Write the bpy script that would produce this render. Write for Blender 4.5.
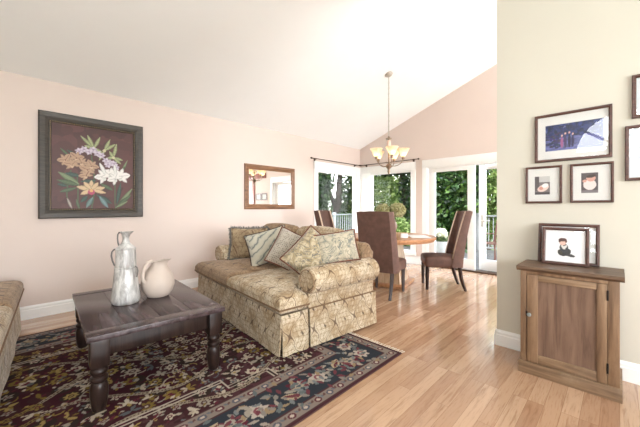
import bpy, bmesh, math, random
import numpy as np
from mathutils import Vector, Matrix, Euler

for o in list(bpy.data.objects):
    bpy.data.objects.remove(o, do_unlink=True)
sc = bpy.context.scene
COL = sc.collection
R = math.radians
PI = math.pi
rnd = random.Random(7)

# ------------------------------------------------------------------ camera
cam = bpy.data.cameras.new('camera')
cam.sensor_width = 36.0
cam.lens = 36.0 * 305.0 / 640.0
cam.shift_y = -6.5 / 640.0
cam.clip_start = 0.02
cam.clip_end = 200
cam_o = bpy.data.objects.new('camera', cam)
COL.objects.link(cam_o)
cam_o.location = (0, 0, 1.22)
cam_o.rotation_euler = (R(90), 0, R(44.5 - 90))
sc.camera = cam_o

# ------------------------------------------------------------------ light and exposure
sc.view_settings.view_transform = 'Standard'
sc.view_settings.look = 'None'
sc.view_settings.gamma = 1.0
sc.view_settings.use_curve_mapping = False
sc.view_settings.exposure = 0.0
world = bpy.data.worlds.new('world')
sc.world = world
world.use_nodes = True
wn = world.node_tree
wn.nodes.clear()
w_out = wn.nodes.new('ShaderNodeOutputWorld')
w_bg = wn.nodes.new('ShaderNodeBackground')
w_tc = wn.nodes.new('ShaderNodeTexCoord')
w_sep = wn.nodes.new('ShaderNodeSeparateXYZ')
w_rmp = wn.nodes.new('ShaderNodeValToRGB')
w_rmp.color_ramp.elements[0].position = 0.0
w_rmp.color_ramp.elements[0].color = (1.0, 1.0, 1.0, 1)
w_rmp.color_ramp.elements[1].position = 0.8
w_rmp.color_ramp.elements[1].color = (0.72, 0.86, 1.0, 1)
wn.links.new(w_tc.outputs['Generated'], w_sep.inputs[0])
wn.links.new(w_sep.outputs['Z'], w_rmp.inputs[0])
wn.links.new(w_rmp.outputs[0], w_bg.inputs['Color'])
w_bg.inputs['Strength'].default_value = 10.0
wn.links.new(w_bg.outputs[0], w_out.inputs['Surface'])


def light(name, kind, loc, rot, energy, color=(1, 1, 1), **kw):
    d = bpy.data.lights.new(name, kind)
    d.energy = energy
    d.color = color
    for k, v in kw.items():
        setattr(d, k, v)
    o = bpy.data.objects.new(name, d)
    COL.objects.link(o)
    o.location = loc
    o.rotation_euler = rot
    return o


light('sun', 'SUN', (0, 0, 20), Vector((0.50, 0.33, -0.80)).to_track_quat('-Z', 'Y').to_euler(), 4.0, (1.0, 0.95, 0.86), angle=R(1.0))
# daylight by the fan window behind the camera, then two added fill lamps
light('daylight_fan_window', 'AREA', (-2.80, -0.10, 2.75), (R(95), 0, R(-90)), 75, (0.90, 0.95, 1.0),
      shape='RECTANGLE', size=2.0, size_y=1.1)
light('fill_light_side', 'AREA', (0.4, -3.1, 1.5), (R(140), 0, 0), 225, (0.88, 0.945, 1.0),
      shape='RECTANGLE', size=3.6, size_y=2.0)  # added lamp tilted up to brighten the ceiling and left wall
light('fill_light_kitchen', 'AREA', (4.7, -3.1, 1.5), (R(125), 0, 0), 265, (0.90, 0.95, 1.0),
      shape='RECTANGLE', size=2.0, size_y=1.8)  # added lamp to brighten the gable and far ceiling


# ------------------------------------------------------------------ helpers: colour, nodes, materials
def lin1(c):
    c = c / 255.0
    return c / 12.92 if c <= 0.04045 else ((c + 0.055) / 1.055) ** 2.4


def S(r, g, b):
    return (lin1(r), lin1(g), lin1(b), 1.0)


class NT:
    def __init__(s, name):
        s.m = bpy.data.materials.new(name)
        s.m.use_nodes = True
        s.t = s.m.node_tree
        s.b = s.t.nodes['Principled BSDF']
        s.out = s.t.nodes['Material Output']

    def n(s, typ, **kw):
        x = s.t.nodes.new(typ)
        for k, v in kw.items():
            setattr(x, k, v)
        return x

    def l(s, a, b):
        s.t.links.new(a, b)

    def val(s, sock, v):
        if isinstance(v, (int, float)):
            sock.default_value = v
        elif isinstance(v, (tuple, list)):
            sock.default_value = v
        else:
            s.l(v, sock)

    def math(s, op, a, b=0.0, c=None, clamp=False):
        x = s.n('ShaderNodeMath', operation=op)
        x.use_clamp = clamp
        s.val(x.inputs[0], a)
        s.val(x.inputs[1], b)
        if c is not None:
            s.val(x.inputs[2], c)
        return x.outputs[0]

    def mix(s, f, a, b):
        x = s.n('ShaderNodeMix', data_type='RGBA')
        s.val(x.inputs[0], f)
        s.val(x.inputs[6], a)
        s.val(x.inputs[7], b)
        return x.outputs[2]

    def step(s, v, lo, hi):
        x = s.n('ShaderNodeMapRange', interpolation_type='SMOOTHSTEP')
        s.val(x.inputs[0], v)
        x.inputs[1].default_value = lo
        x.inputs[2].default_value = hi
        return x.outputs[0]

    def coord(s, kind='Object', scale=(1, 1, 1), rot=(0, 0, 0)):
        tc = s.n('ShaderNodeTexCoord')
        mp = s.n('ShaderNodeMapping')
        mp.inputs['Scale'].default_value = scale
        mp.inputs['Rotation'].default_value = rot
        s.l(tc.outputs[kind], mp.inputs[0])
        return mp.outputs[0]

    def noise(s, co, scale=5, detail=4, rough=0.55, dist=0.0):
        x = s.n('ShaderNodeTexNoise')
        if co is not None:
            s.l(co, x.inputs['Vector'])
        x.inputs['Scale'].default_value = scale
        x.inputs['Detail'].default_value = detail
        x.inputs['Roughness'].default_value = rough
        x.inputs['Distortion'].default_value = dist
        return x.outputs['Fac']

    def ramp(s, fac, stops):
        x = s.n('ShaderNodeValToRGB')
        e = x.color_ramp.elements
        while len(e) < len(stops):
            e.new(0.5)
        for i, (p, c) in enumerate(stops):
            e[i].position = p
            e[i].color = c
        s.l(fac, x.inputs[0])
        return x.outputs[0]

    def bump(s, h, strength=0.2, dist=0.01):
        x = s.n('ShaderNodeBump')
        x.inputs['Strength'].default_value = strength
        x.inputs['Distance'].default_value = dist
        s.l(h, x.inputs['Height'])
        s.l(x.outputs[0], s.b.inputs['Normal'])

    def base(s, c):
        s.val(s.b.inputs['Base Color'], c)

    def rough(s, v):
        s.val(s.b.inputs['Roughness'], v)


def plain(name, col, rough=0.5, metal=0.0, var=0.06, nscale=8, bump=0.0, bscale=60, spec=None):
    t = NT(name)
    co = t.coord()
    n = t.noise(co, nscale, 4)
    d = tuple(max(0, c * (1 - 2 * var)) for c in col[:3]) + (1,)
    b = tuple(min(1, c * (1 + var)) for c in col[:3]) + (1,)
    t.base(t.ramp(n, [(0.3, d), (0.7, b)]))
    t.rough(rough)
    t.b.inputs['Metallic'].default_value = metal
    if spec is not None:
        t.b.inputs['Specular IOR Level'].default_value = spec
    if bump:
        t.bump(t.noise(co, bscale, 3), bump, 0.004)
    return t.m


def wood(name, dark, mid, pale, axis='X', scale=1.0, rough=0.45, bump=0.12, wear=None, coat=0.0, spec=0.5):
    t = NT(name)
    sc_ = {'X': (1.2, 16, 16), 'Y': (16, 1.2, 16), 'Z': (16, 16, 1.2)}[axis]
    co = t.coord(scale=tuple(v * scale for v in sc_))
    n1 = t.noise(co, 1.6, 6, 0.6, 0.6)
    col = t.ramp(n1, [(0.28, dark), (0.5, mid), (0.75, pale)])
    fine = t.noise(co, 7.0, 3, 0.6)
    col = t.mix(t.math('MULTIPLY', t.step(fine, 0.52, 0.75), 0.35), col, dark)
    if wear:
        w = t.noise(t.coord(), 4.5, 5, 0.65)
        col = t.mix(t.math('MULTIPLY', t.step(w, 0.5, 0.72), 0.55), col, wear)
    t.base(col)
    t.rough(rough)
    t.b.inputs['Coat Weight'].default_value = coat
    t.b.inputs['Specular IOR Level'].default_value = spec
    t.b.inputs['Coat Roughness'].default_value = 0.15
    if bump:
        t.bump(n1, bump, 0.004)
    return t.m


def damask(name, ground, pale, line, per=(0.25, 0.34), rough=0.85):
    t = NT(name)
    tc = t.n('ShaderNodeTexCoord')
    co = tc.outputs['UV']
    sp = t.n('ShaderNodeSeparateXYZ')
    t.l(co, sp.inputs[0])
    u0 = t.math('MULTIPLY', sp.outputs[0], 2 * PI / per[0])
    v0 = t.math('MULTIPLY', sp.outputs[1], 2 * PI / per[1])
    wob = t.noise(co, 12, 2)
    wob2 = t.noise(t.coord('UV', (1, 1, 1), (0, 0, 1.2)), 11, 2)
    u1 = t.math('ADD', u0, t.math('MULTIPLY', t.math('SINE', t.math('MULTIPLY', v0, 2.0)), 0.4))
    u = t.math('ADD', u1, t.math('MULTIPLY', wob, 0.8))
    v = t.math('ADD', v0, t.math('MULTIPLY', wob2, 0.6))
    f = t.math('ADD', t.math('COSINE', u), t.math('COSINE', v))
    af = t.math('ABSOLUTE', f)

    def line_at(val, lo, hi):
        return t.math('SUBTRACT', 1.0, t.step(t.math('ABSOLUTE', t.math('SUBTRACT', af, val)), lo, hi))
    lattice = t.math('SUBTRACT', 1.0, t.step(af, 0.03, 0.11))
    ring = line_at(0.42, 0.02, 0.07)
    petal = t.math('MULTIPLY', t.math('SINE', t.math('MULTIPLY', u, 3.0)), t.math('COSINE', t.math('MULTIPLY', v, 4.0)))
    fan = t.math('SUBTRACT', 1.0, t.step(t.math('ABSOLUTE', petal), 0.04, 0.16))
    fan = t.math('MULTIPLY', fan, t.step(af, 0.5, 0.6))
    inner = t.math('MULTIPLY', t.step(petal, 0.2, 0.5), t.step(af, 0.5, 0.7))
    mid = tuple(0.55 * a + 0.45 * b for a, b in zip(ground[:3], line[:3])) + (1,)
    scroll = t.math('ABSOLUTE', t.math('SUBTRACT', t.noise(co, 30, 2, 0.5, 1.5), 0.5))
    thin = t.math('SUBTRACT', 1.0, t.step(scroll, 0.010, 0.035))
    c = t.mix(t.step(t.noise(co, 5, 3), 0.35, 0.65), ground, pale)
    c = t.mix(t.math('MULTIPLY', inner, 0.5), c, pale)
    c = t.mix(t.math('MULTIPLY', thin, 0.7), c, mid)
    c = t.mix(t.math('MULTIPLY', fan, 0.8), c, mid)
    c = t.mix(t.math('MULTIPLY', ring, 0.8), c, mid)
    c = t.mix(t.math('MULTIPLY', lattice, 0.8), c, line)
    dk = tuple(x * 0.5 for x in line[:3]) + (1,)
    k = t.step(t.math('MULTIPLY', t.math('COSINE', t.math('MULTIPLY', u, 1.0)), t.math('COSINE', v)), 0.94, 0.985)
    c = t.mix(t.math('MULTIPLY', k, 0.75), c, dk)
    t.base(c)
    t.rough(rough)
    t.b.inputs['Sheen Weight'].default_value = 0.15
    t.b.inputs['Sheen Roughness'].default_value = 0.4
    h = t.math('ADD', t.math('MULTIPLY', lattice, 0.4), t.noise(co, 160, 2))
    t.bump(h, 0.35, 0.004)
    return t.m


def vcol(name, rough=0.6, bump=0.0, spec=0.5, sheen=0.0):
    t = NT(name)
    a = t.n('ShaderNodeAttribute')
    a.attribute_name = 'Col'
    t.base(a.outputs['Color'])
    t.rough(rough)
    t.b.inputs['Specular IOR Level'].default_value = spec
    t.b.inputs['Sheen Weight'].default_value = sheen
    if bump:
        t.bump(t.noise(t.coord(), 260, 2), bump, 0.004)
    return t.m


def glass(name, tint=(1, 1, 1, 1), refl=1.0):
    t = NT(name)
    tr = t.n('ShaderNodeBsdfTransparent')
    tr.inputs[0].default_value = tint
    gl = t.n('ShaderNodeBsdfGlossy')
    gl.inputs['Roughness'].default_value = 0.01
    fr = t.n('ShaderNodeFresnel')
    fr.inputs['IOR'].default_value = 1.45
    mx = t.n('ShaderNodeMixShader')
    ge = t.n('ShaderNodeNewGeometry')
    front = t.math('SUBTRACT', 1.0, ge.outputs['Backfacing'])
    t.l(t.math('MULTIPLY', t.math('MULTIPLY', fr.outputs[0], front), refl), mx.inputs[0])
    t.l(tr.outputs[0], mx.inputs[1])
    t.l(gl.outputs[0], mx.inputs[2])
    t.l(mx.outputs[0], t.out.inputs['Surface'])
    return t.m


def leaf_mat(name, c1, c2, c3):
    t = NT(name)
    g = t.n('ShaderNodeNewGeometry')
    col = t.ramp(g.outputs['Random Per Island'], [(0.0, c1), (0.55, c2), (1.0, c3)])
    t.base(col)
    t.rough(0.5)
    tl = t.n('ShaderNodeBsdfTranslucent')
    t.l(col, tl.inputs[0])
    mx = t.n('ShaderNodeMixShader')
    mx.inputs[0].default_value = 0.35
    t.l(t.b.outputs[0], mx.inputs[1])
    t.l(tl.outputs[0], mx.inputs[2])
    t.l(mx.outputs[0], t.out.inputs['Surface'])
    return t.m


# ------------------------------------------------------------------ helpers: geometry
class G:
    def __init__(s):
        s.bm = bmesh.new()

    def _xf(s, vs, M):
        if M is not None:
            bmesh.ops.transform(s.bm, matrix=M, verts=vs)

    def box(s, x0, x1, y0, y1, z0, z1, bev=0.0, M=None, seg=2):
        v = [s.bm.verts.new(p) for p in ((x0, y0, z0), (x1, y0, z0), (x1, y1, z0), (x0, y1, z0),
                                         (x0, y0, z1), (x1, y0, z1), (x1, y1, z1), (x0, y1, z1))]
        fs = [s.bm.faces.new([v[i] for i in f]) for f in
              ((3, 2, 1, 0), (4, 5, 6, 7), (0, 1, 5, 4), (1, 2, 6, 5), (2, 3, 7, 6), (3, 0, 4, 7))]
        if bev > 0:
            es = list({e for f in fs for e in f.edges})
            r = bmesh.ops.bevel(s.bm, geom=es, offset=bev, segments=seg, profile=0.5, affect='EDGES')
            v = list({q for f in r['faces'] for q in f.verts} | {q for q in v if q.is_valid})
        s._xf(v, M)
        return s

    def lathe(s, prof, c=(0, 0, 0), n=24, M=None, sq=None):
        rings = []
        vs = []
        for r, z in prof:
            if r < 1e-5:
                q = [s.bm.verts.new((c[0], c[1], c[2] + z))]
            else:
                q = [s.bm.verts.new((c[0] + r * math.cos(2 * PI * i / n), c[1] + r * math.sin(2 * PI * i / n), c[2] + z)) for i in range(n)]
            rings.append(q)
            vs += q
        for a, b in zip(rings, rings[1:]):
            for i in range(n):
                j = (i + 1) % n
                if len(a) == 1 and len(b) == 1:
                    continue
                if len(a) == 1:
                    s.bm.faces.new((a[0], b[j], b[i]))
                elif len(b) == 1:
                    s.bm.faces.new((a[i], a[j], b[0]))
                else:
                    s.bm.faces.new((a[i], a[j], b[j], b[i]))
        s._xf(vs, M)
        return s

    def tube(s, pts, r=0.01, n=8, M=None, cap=True, flat=1.0):
        pts = [Vector(p) for p in pts]
        rr = r if isinstance(r, (list, tuple)) else [r] * len(pts)
        rings = []
        vs = []
        up = None
        for i, p in enumerate(pts):
            a = pts[max(0, i - 1)]
            b = pts[min(len(pts) - 1, i + 1)]
            t = (b - a).normalized()
            if up is None:
                up = Vector((0, 0, 1)) if abs(t.z) < 0.9 else Vector((1, 0, 0))
            x = t.cross(up)
            if x.length < 1e-6:
                x = t.orthogonal()
            x.normalize()
            y = x.cross(t).normalized()
            up = y
            q = [s.bm.verts.new(p + (x * math.cos(2 * PI * k / n) + y * math.sin(2 * PI * k / n) * flat) * rr[i]) for k in range(n)]
            rings.append(q)
            vs += q
        for a, b in zip(rings, rings[1:]):
            for k in range(n):
                j = (k + 1) % n
                s.bm.faces.new((a[k], b[k], b[j], a[j]))
        if cap:
            s.bm.faces.new(rings[0])
            s.bm.faces.new(list(reversed(rings[-1])))
        s._xf(vs, M)
        return s

    def prism(s, poly, axis, a0, a1, bev=0.0, M=None):
        def P(p, a):
            return {'x': (a, p[0], p[1]), 'y': (p[0], a, p[1]), 'z': (p[0], p[1], a)}[axis]
        A = [s.bm.verts.new(P(p, a0)) for p in poly]
        B = [s.bm.verts.new(P(p, a1)) for p in poly]
        fs = [s.bm.faces.new(A), s.bm.faces.new(list(reversed(B)))]
        n = len(poly)
        for i in range(n):
            j = (i + 1) % n
            fs.append(s.bm.faces.new((A[i], B[i], B[j], A[j])))
        vs = A + B
        if bev > 0:
            es = list(set(fs[0].edges) | set(fs[1].edges))
            r = bmesh.ops.bevel(s.bm, geom=es, offset=bev, segments=3, profile=0.5, affect='EDGES')
            vs = list({q for f in r['faces'] for q in f.verts} | {q for q in vs if q.is_valid})
        s._xf(vs, M)
        return s

    def frame(s, w, h, prof, M=None):
        """mitred rectangular moulding round a w x h rectangle in XZ, prof = (inset, depth towards -Y)"""
        rings = []
        vs = []
        for d, z in prof:
            q = [s.bm.verts.new(p) for p in ((-w / 2 + d, -z, -h / 2 + d), (w / 2 - d, -z, -h / 2 + d), (w / 2 - d, -z, h / 2 - d), (-w / 2 + d, -z, h / 2 - d))]
            rings.append(q)
            vs += q
        for a, b in zip(rings, rings[1:]):
            for i in range(4):
                j = (i + 1) % 4
                s.bm.faces.new((a[i], a[j], b[j], b[i]))
        s._xf(vs, M)
        return s

    def soft(s, c, size, r, n=8, crown=(0, 0), M=None):
        """rounded soft box with optional crown (bulge) on +Z and on the -X face"""
        hx, hy, hz = (v / 2 for v in size)
        vs = []
        idx = {}

        def vert(a, b, d):
            k = (round(a, 5), round(b, 5), round(d, 5))
            if k in idx:
                return idx[k]
            p = Vector((a * hx, b * hy, d * hz))
            q = Vector((max(-hx + r, min(hx - r, p.x)), max(-hy + r, min(hy - r, p.y)), max(-hz + r, min(hz - r, p.z))))
            dd = p - q
            if dd.length > 1e-9:
                p = q + dd.normalized() * r
            wz = (1 - a * a) * (1 - b * b)
            p.z += crown[0] * wz * (1 if d > 0 else 0.15) * d
            p.x += -crown[1] * (1 - b * b) * (1 - d * d) * (1 if a < 0 else 0)
            v = s.bm.verts.new(p + Vector(c))
            idx[k] = v
            vs.append(v)
            return v
        # finer spacing near the rim
        g = [math.sin(PI / 2 * (2 * i / n - 1)) for i in range(n + 1)]
        for ax in range(3):
            for sg in (-1, 1):
                for i in range(n):
                    for j in range(n):
                        quad = []
                        for (u, v) in ((g[i], g[j]), (g[i + 1], g[j]), (g[i + 1], g[j + 1]), (g[i], g[j + 1])):
                            a = [0, 0, 0]
                            a[ax] = sg
                            a[(ax + 1) % 3] = u
                            a[(ax + 2) % 3] = v
                            quad.append(vert(*a))
                        if len(set(quad)) < 4:
                            continue
                        if sg < 0:
                            quad.reverse()
                        s.bm.faces.new(quad)
        s._xf(vs, M)
        return s

    def pillow(s, w, h, t, n=14, M=None, pinch=0.06):
        vs = []

        def P(i, j, sg):
            u = -1 + 2 * i / n
            v = -1 + 2 * j / n
            th = t / 2 * ((1 - abs(u) ** 2.4) * (1 - abs(v) ** 2.4)) ** 0.55
            x = u * w / 2 * (1 - pinch * (1 - v * v))
            z = v * h / 2 * (1 - pinch * (1 - u * u))
            th *= 1 + 0.06 * math.sin(5 * u + 2 * v) * (1 - u * u)
            return (x, sg * th, z)
        top = [[None] * (n + 1) for _ in range(n + 1)]
        bot = [[None] * (n + 1) for _ in range(n + 1)]
        for i in range(n + 1):
            for j in range(n + 1):
                edge = i in (0, n) or j in (0, n)
                top[i][j] = s.bm.verts.new(P(i, j, -1))
                vs.append(top[i][j])
                if edge:
                    bot[i][j] = top[i][j]
                else:
                    bot[i][j] = s.bm.verts.new(P(i, j, 1))
                    vs.append(bot[i][j])
        for i in range(n):
            for j in range(n):
                s.bm.faces.new((top[i][j], top[i + 1][j], top[i + 1][j + 1], top[i][j + 1]))
                q = [bot[i][j], bot[i][j + 1], bot[i + 1][j + 1], bot[i + 1][j]]
                s.bm.faces.new(q)
        s._xf(vs, M)
        return s

    def build(s, name, mat, parent=None, loc=None, smooth=40, uv=True):
        bmesh.ops.recalc_face_normals(s.bm, faces=s.bm.faces)
        me = bpy.data.meshes.new(name)
        if uv:
            L = s.bm.loops.layers.uv.new('UVMap')
            s.bm.normal_update()
            for f in s.bm.faces:
                nx, ny, nz = (abs(v) for v in f.normal)
                for lp in f.loops:
                    x, y, z = lp.vert.co
                    if nz >= nx * 0.9 and nz >= ny * 0.9:
                        lp[L].uv = (y, x)
                    elif nx >= ny:
                        lp[L].uv = (y, z)
                    else:
                        lp[L].uv = (x, z)
        s.bm.to_mesh(me)
        s.bm.free()
        if smooth:
            me.shade_smooth()
            me.set_sharp_from_angle(angle=R(smooth))
        me.materials.append(mat)
        o = bpy.data.objects.new(name, me)
        COL.objects.link(o)
        if parent is not None:
            o.parent = parent
        if loc is not None:
            o.location = loc
        return o


def thing(name, label, cat, loc=(0, 0, 0), rotz=0.0, group=None, rot=None):
    o = bpy.data.objects.new(name, None)
    o.empty_display_size = 0.1
    COL.objects.link(o)
    o.location = loc
    o.rotation_euler = rot if rot else (0, 0, rotz)
    return tag(o, label, cat, group)


def tag(o, label, cat, group=None, kind=None):
    o['label'] = label
    o['category'] = cat
    if group:
        o['group'] = group
    if kind:
        o['kind'] = kind
    return o


def struct(o, label=None):
    o['kind'] = 'structure'
    if label:
        o['label'] = label
    return o


def copy_tree(o, parent=None):
    c = o.copy()
    COL.objects.link(c)
    c.parent = parent
    for ch in list(o.children):
        copy_tree(ch, c)
    return c


def MT(loc=(0, 0, 0), rot=(0, 0, 0)):
    return Matrix.Translation(loc) @ Euler(rot).to_matrix().to_4x4()


def arc(cx, cy, r, a0, a1, n=10):
    return [(cx + r * math.cos(R(a0 + (a1 - a0) * i / n)), cy + r * math.sin(R(a0 + (a1 - a0) * i / n))) for i in range(n + 1)]


def bez(p0, p1, p2, p3, n=12):
    out = []
    for i in range(n + 1):
        t = i / n
        out.append(tuple((1 - t) ** 3 * a + 3 * (1 - t) ** 2 * t * b + 3 * (1 - t) * t * t * c + t ** 3 * d for a, b, c, d in zip(p0, p1, p2, p3)))
    return out


# a drawn surface pattern: woven / printed / painted colours of one flat thing, held as a colour attribute
class Canvas:
    def __init__(s, w, h, cell, bg):
        s.nx = int(round(w / cell)) + 1
        s.ny = int(round(h / cell)) + 1
        s.w, s.h = w, h
        s.x = np.linspace(0, w, s.nx)
        s.y = np.linspace(0, h, s.ny)
        s.X, s.Y = np.meshgrid(s.x, s.y)
        s.a = np.empty((s.ny, s.nx, 3))
        s.a[:] = bg

    def win(s, x0, x1, y0, y1):
        i0 = max(0, int(np.searchsorted(s.x, x0)))
        i1 = min(s.nx, int(np.searchsorted(s.x, x1)) + 1)
        j0 = max(0, int(np.searchsorted(s.y, y0)))
        j1 = min(s.ny, int(np.searchsorted(s.y, y1)) + 1)
        if i1 <= i0 or j1 <= j0:
            return None
        return slice(j0, j1), slice(i0, i1)

    def rect(s, x0, x1, y0, y1, col):
        w = s.win(x0, x1, y0, y1)
        if w:
            m = (s.X[w] >= x0) & (s.X[w] <= x1) & (s.Y[w] >= y0) & (s.Y[w] <= y1)
            s.a[w][m] = col

    def ell(s, cx, cy, rx, ry, ang, col, clip=None):
        k = max(rx, ry)
        w = s.win(cx - k, cx + k, cy - k, cy + k)
        if not w:
            return
        dx = s.X[w] - cx
        dy = s.Y[w] - cy
        c, q = math.cos(ang), math.sin(ang)
        m = ((dx * c + dy * q) / rx) ** 2 + ((-dx * q + dy * c) / ry) ** 2 <= 1
        s.a[w][m] = col

    def leaf(s, cx, cy, L, wd, ang, col):
        k = L
        w = s.win(cx - k, cx + k, cy - k, cy + k)
        if not w:
            return
        dx = s.X[w] - cx
        dy = s.Y[w] - cy
        c, q = math.cos(ang), math.sin(ang)
        t = (dx * c + dy * q) / L
        v = -dx * q + dy * c
        m = (t >= 0) & (t <= 1) & (np.abs(v) <= wd * np.sin(PI * np.clip(t, 0, 1)) ** 0.8)
        s.a[w][m] = col

    def stroke(s, pts, wd, col):
        for (x0, y0), (x1, y1) in zip(pts, pts[1:]):
            w = s.win(min(x0, x1) - wd, max(x0, x1) + wd, min(y0, y1) - wd, max(y0, y1) + wd)
            if not w:
                continue
            dx, dy = x1 - x0, y1 - y0
            L2 = dx * dx + dy * dy + 1e-12
            t = np.clip(((s.X[w] - x0) * dx + (s.Y[w] - y0) * dy) / L2, 0, 1)
            m = (s.X[w] - x0 - t * dx) ** 2 + (s.Y[w] - y0 - t * dy) ** 2 <= (wd / 2) ** 2
            s.a[w][m] = col

    def poly(s, pts, col):
        xs = [p[0] for p in pts]
        ys = [p[1] for p in pts]
        w = s.win(min(xs), max(xs), min(ys), max(ys))
        if not w:
            return
        X, Y = s.X[w], s.Y[w]
        m = np.zeros(X.shape, bool)
        j = len(pts) - 1
        for i in range(len(pts)):
            xi, yi = pts[i]
            xj, yj = pts[j]
            c = ((yi > Y) != (yj > Y)) & (X < (xj - xi) * (Y - yi) / ((yj - yi) or 1e-9) + xi)
            m ^= c
            j = i
        s.a[w][m] = col

    def build(s, name, mat, parent=None, plane='XY', M=None):
        """one flat sheet, centred on its own middle"""
        c = s.a / 255.0
        lin = np.where(c <= 0.04045, c / 12.92, ((c + 0.055) / 1.055) ** 2.4)
        P = np.zeros((s.ny * s.nx, 3))
        P[:, 0] = (s.X - s.w / 2).ravel()
        if plane == 'XY':
            P[:, 1] = (s.Y - s.h / 2).ravel()
        else:
            P[:, 2] = (s.Y - s.h / 2).ravel()
        ii = np.arange(s.nx - 1)
        jj = np.arange(s.ny - 1)
        I, J = np.meshgrid(ii, jj)
        a = (J * s.nx + I).ravel()
        F = np.stack([a, a + 1, a + 1 + s.nx, a + s.nx], 1)
        me = bpy.data.meshes.new(name)
        me.vertices.add(len(P))
        me.vertices.foreach_set('co', P.ravel())
        me.loops.add(F.size)
        me.loops.foreach_set('vertex_index', F.ravel().astype(np.int32))
        me.polygons.add(len(F))
        me.polygons.foreach_set('loop_start', np.arange(0, F.size, 4, dtype=np.int32))
        me.update(calc_edges=True)
        at = me.color_attributes.new('Col', 'FLOAT_COLOR', 'POINT')
        cc = np.ones((len(P), 4))
        cc[:, :3] = lin.reshape(-1, 3)
        at.data.foreach_set('color', cc.ravel())
        me.materials.append(mat)
        if M is not None:
            me.transform(M)
        o = bpy.data.objects.new(name, me)
        COL.objects.link(o)
        if parent is not None:
            o.parent = parent
        return o


# ------------------------------------------------------------------ materials
def wall_paint(name, col):
    t = NT(name)
    co = t.coord()
    n = t.noise(co, 1.3, 3)
    d = tuple(c * 0.97 for c in col[:3]) + (1,)
    t.base(t.ramp(n, [(0.35, d), (0.65, col)]))
    t.rough(0.75)
    t.bump(t.noise(co, 38, 4, 0.6), 0.10, 0.006)
    return t.m


M_peach = wall_paint('peach_wall_paint', S(224, 208, 199))
M_cream = wall_paint('cream_wall_paint', S(211, 205, 191))
M_ceil = wall_paint('white_ceiling_paint', S(252, 252, 251))
M_white = plain('white_gloss_paint', S(245, 244, 242), 0.35, var=0.01)
M_bronze = plain('dark_bronze', S(86, 66, 52), 0.4, 0.8)
M_nickel = plain('brushed_nickel', S(196, 190, 180), 0.35, 0.7)
M_glass = glass('window_glass', (0.985, 0.99, 0.99, 1), 0.3)
M_picglass = glass('picture_glass', (1, 1, 1, 1), 1.2)
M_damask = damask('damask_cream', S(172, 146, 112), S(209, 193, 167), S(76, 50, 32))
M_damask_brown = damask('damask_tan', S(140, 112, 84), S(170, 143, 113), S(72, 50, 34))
M_oak = wood('oak_table', S(150, 100, 66), S(186, 134, 94), S(208, 160, 118), 'X', 1.0, 0.42, 0.05, coat=0.1)
M_walnut = wood('picture_frame_wood', S(52, 30, 24), S(84, 52, 42), S(108, 70, 56), 'X', 2.0, 0.35, 0.04)
M_mirrorframe = wood('mirror_frame_wood', S(84, 54, 36), S(132, 92, 62), S(164, 122, 86), 'X', 2.0, 0.4, 0.06)
M_coffee = wood('coffee_table_wood', S(40, 27, 25), S(78, 60, 57), S(112, 94, 90), 'X', 0.8, 0.33, 0.10, wear=S(52, 38, 36))
M_coffeeleg = wood('coffee_table_leg_wood', S(24, 15, 13), S(44, 31, 27), S(64, 48, 42), 'Z', 0.9, 0.32, 0.06, spec=0.3)
M_pine = wood('pine_cabinet_wood', S(84, 60, 42), S(132, 102, 76), S(160, 130, 100), 'Z', 0.9, 0.55, 0.2, wear=S(108, 80, 56))
M_pineh = wood('pine_cabinet_wood_rail', S(90, 66, 48), S(136, 108, 82), S(164, 136, 108), 'X', 0.9, 0.55, 0.2, wear=S(158, 136, 112))
M_pinep = wood('pine_cabinet_panel', S(88, 64, 50), S(118, 91, 74), S(136, 108, 89), 'Z', 1.2, 0.55, 0.08)
M_pinetop = wood('pine_cabinet_top', S(74, 54, 40), S(104, 80, 62), S(130, 104, 82), 'X', 0.9, 0.45, 0.08)
M_iron = plain('dark_iron', S(40, 34, 32), 0.5, 0.6)
M_chair = plain('brown_chenille', S(98, 70, 60), 0.75, var=0.12, nscale=14, bump=0.25, bscale=120)
M_chairlitedge = plain('lit_edge_beige', S(196, 172, 150), 0.7)  # pale beige stands in for light caught on the wing edges
M_chairleg = wood('chair_leg_wood', S(28, 18, 16), S(48, 32, 28), S(66, 46, 40), 'Z', 1, 0.35, 0.03)


M_piping = plain('piping_cord', S(120, 92, 66), 0.8)


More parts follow.
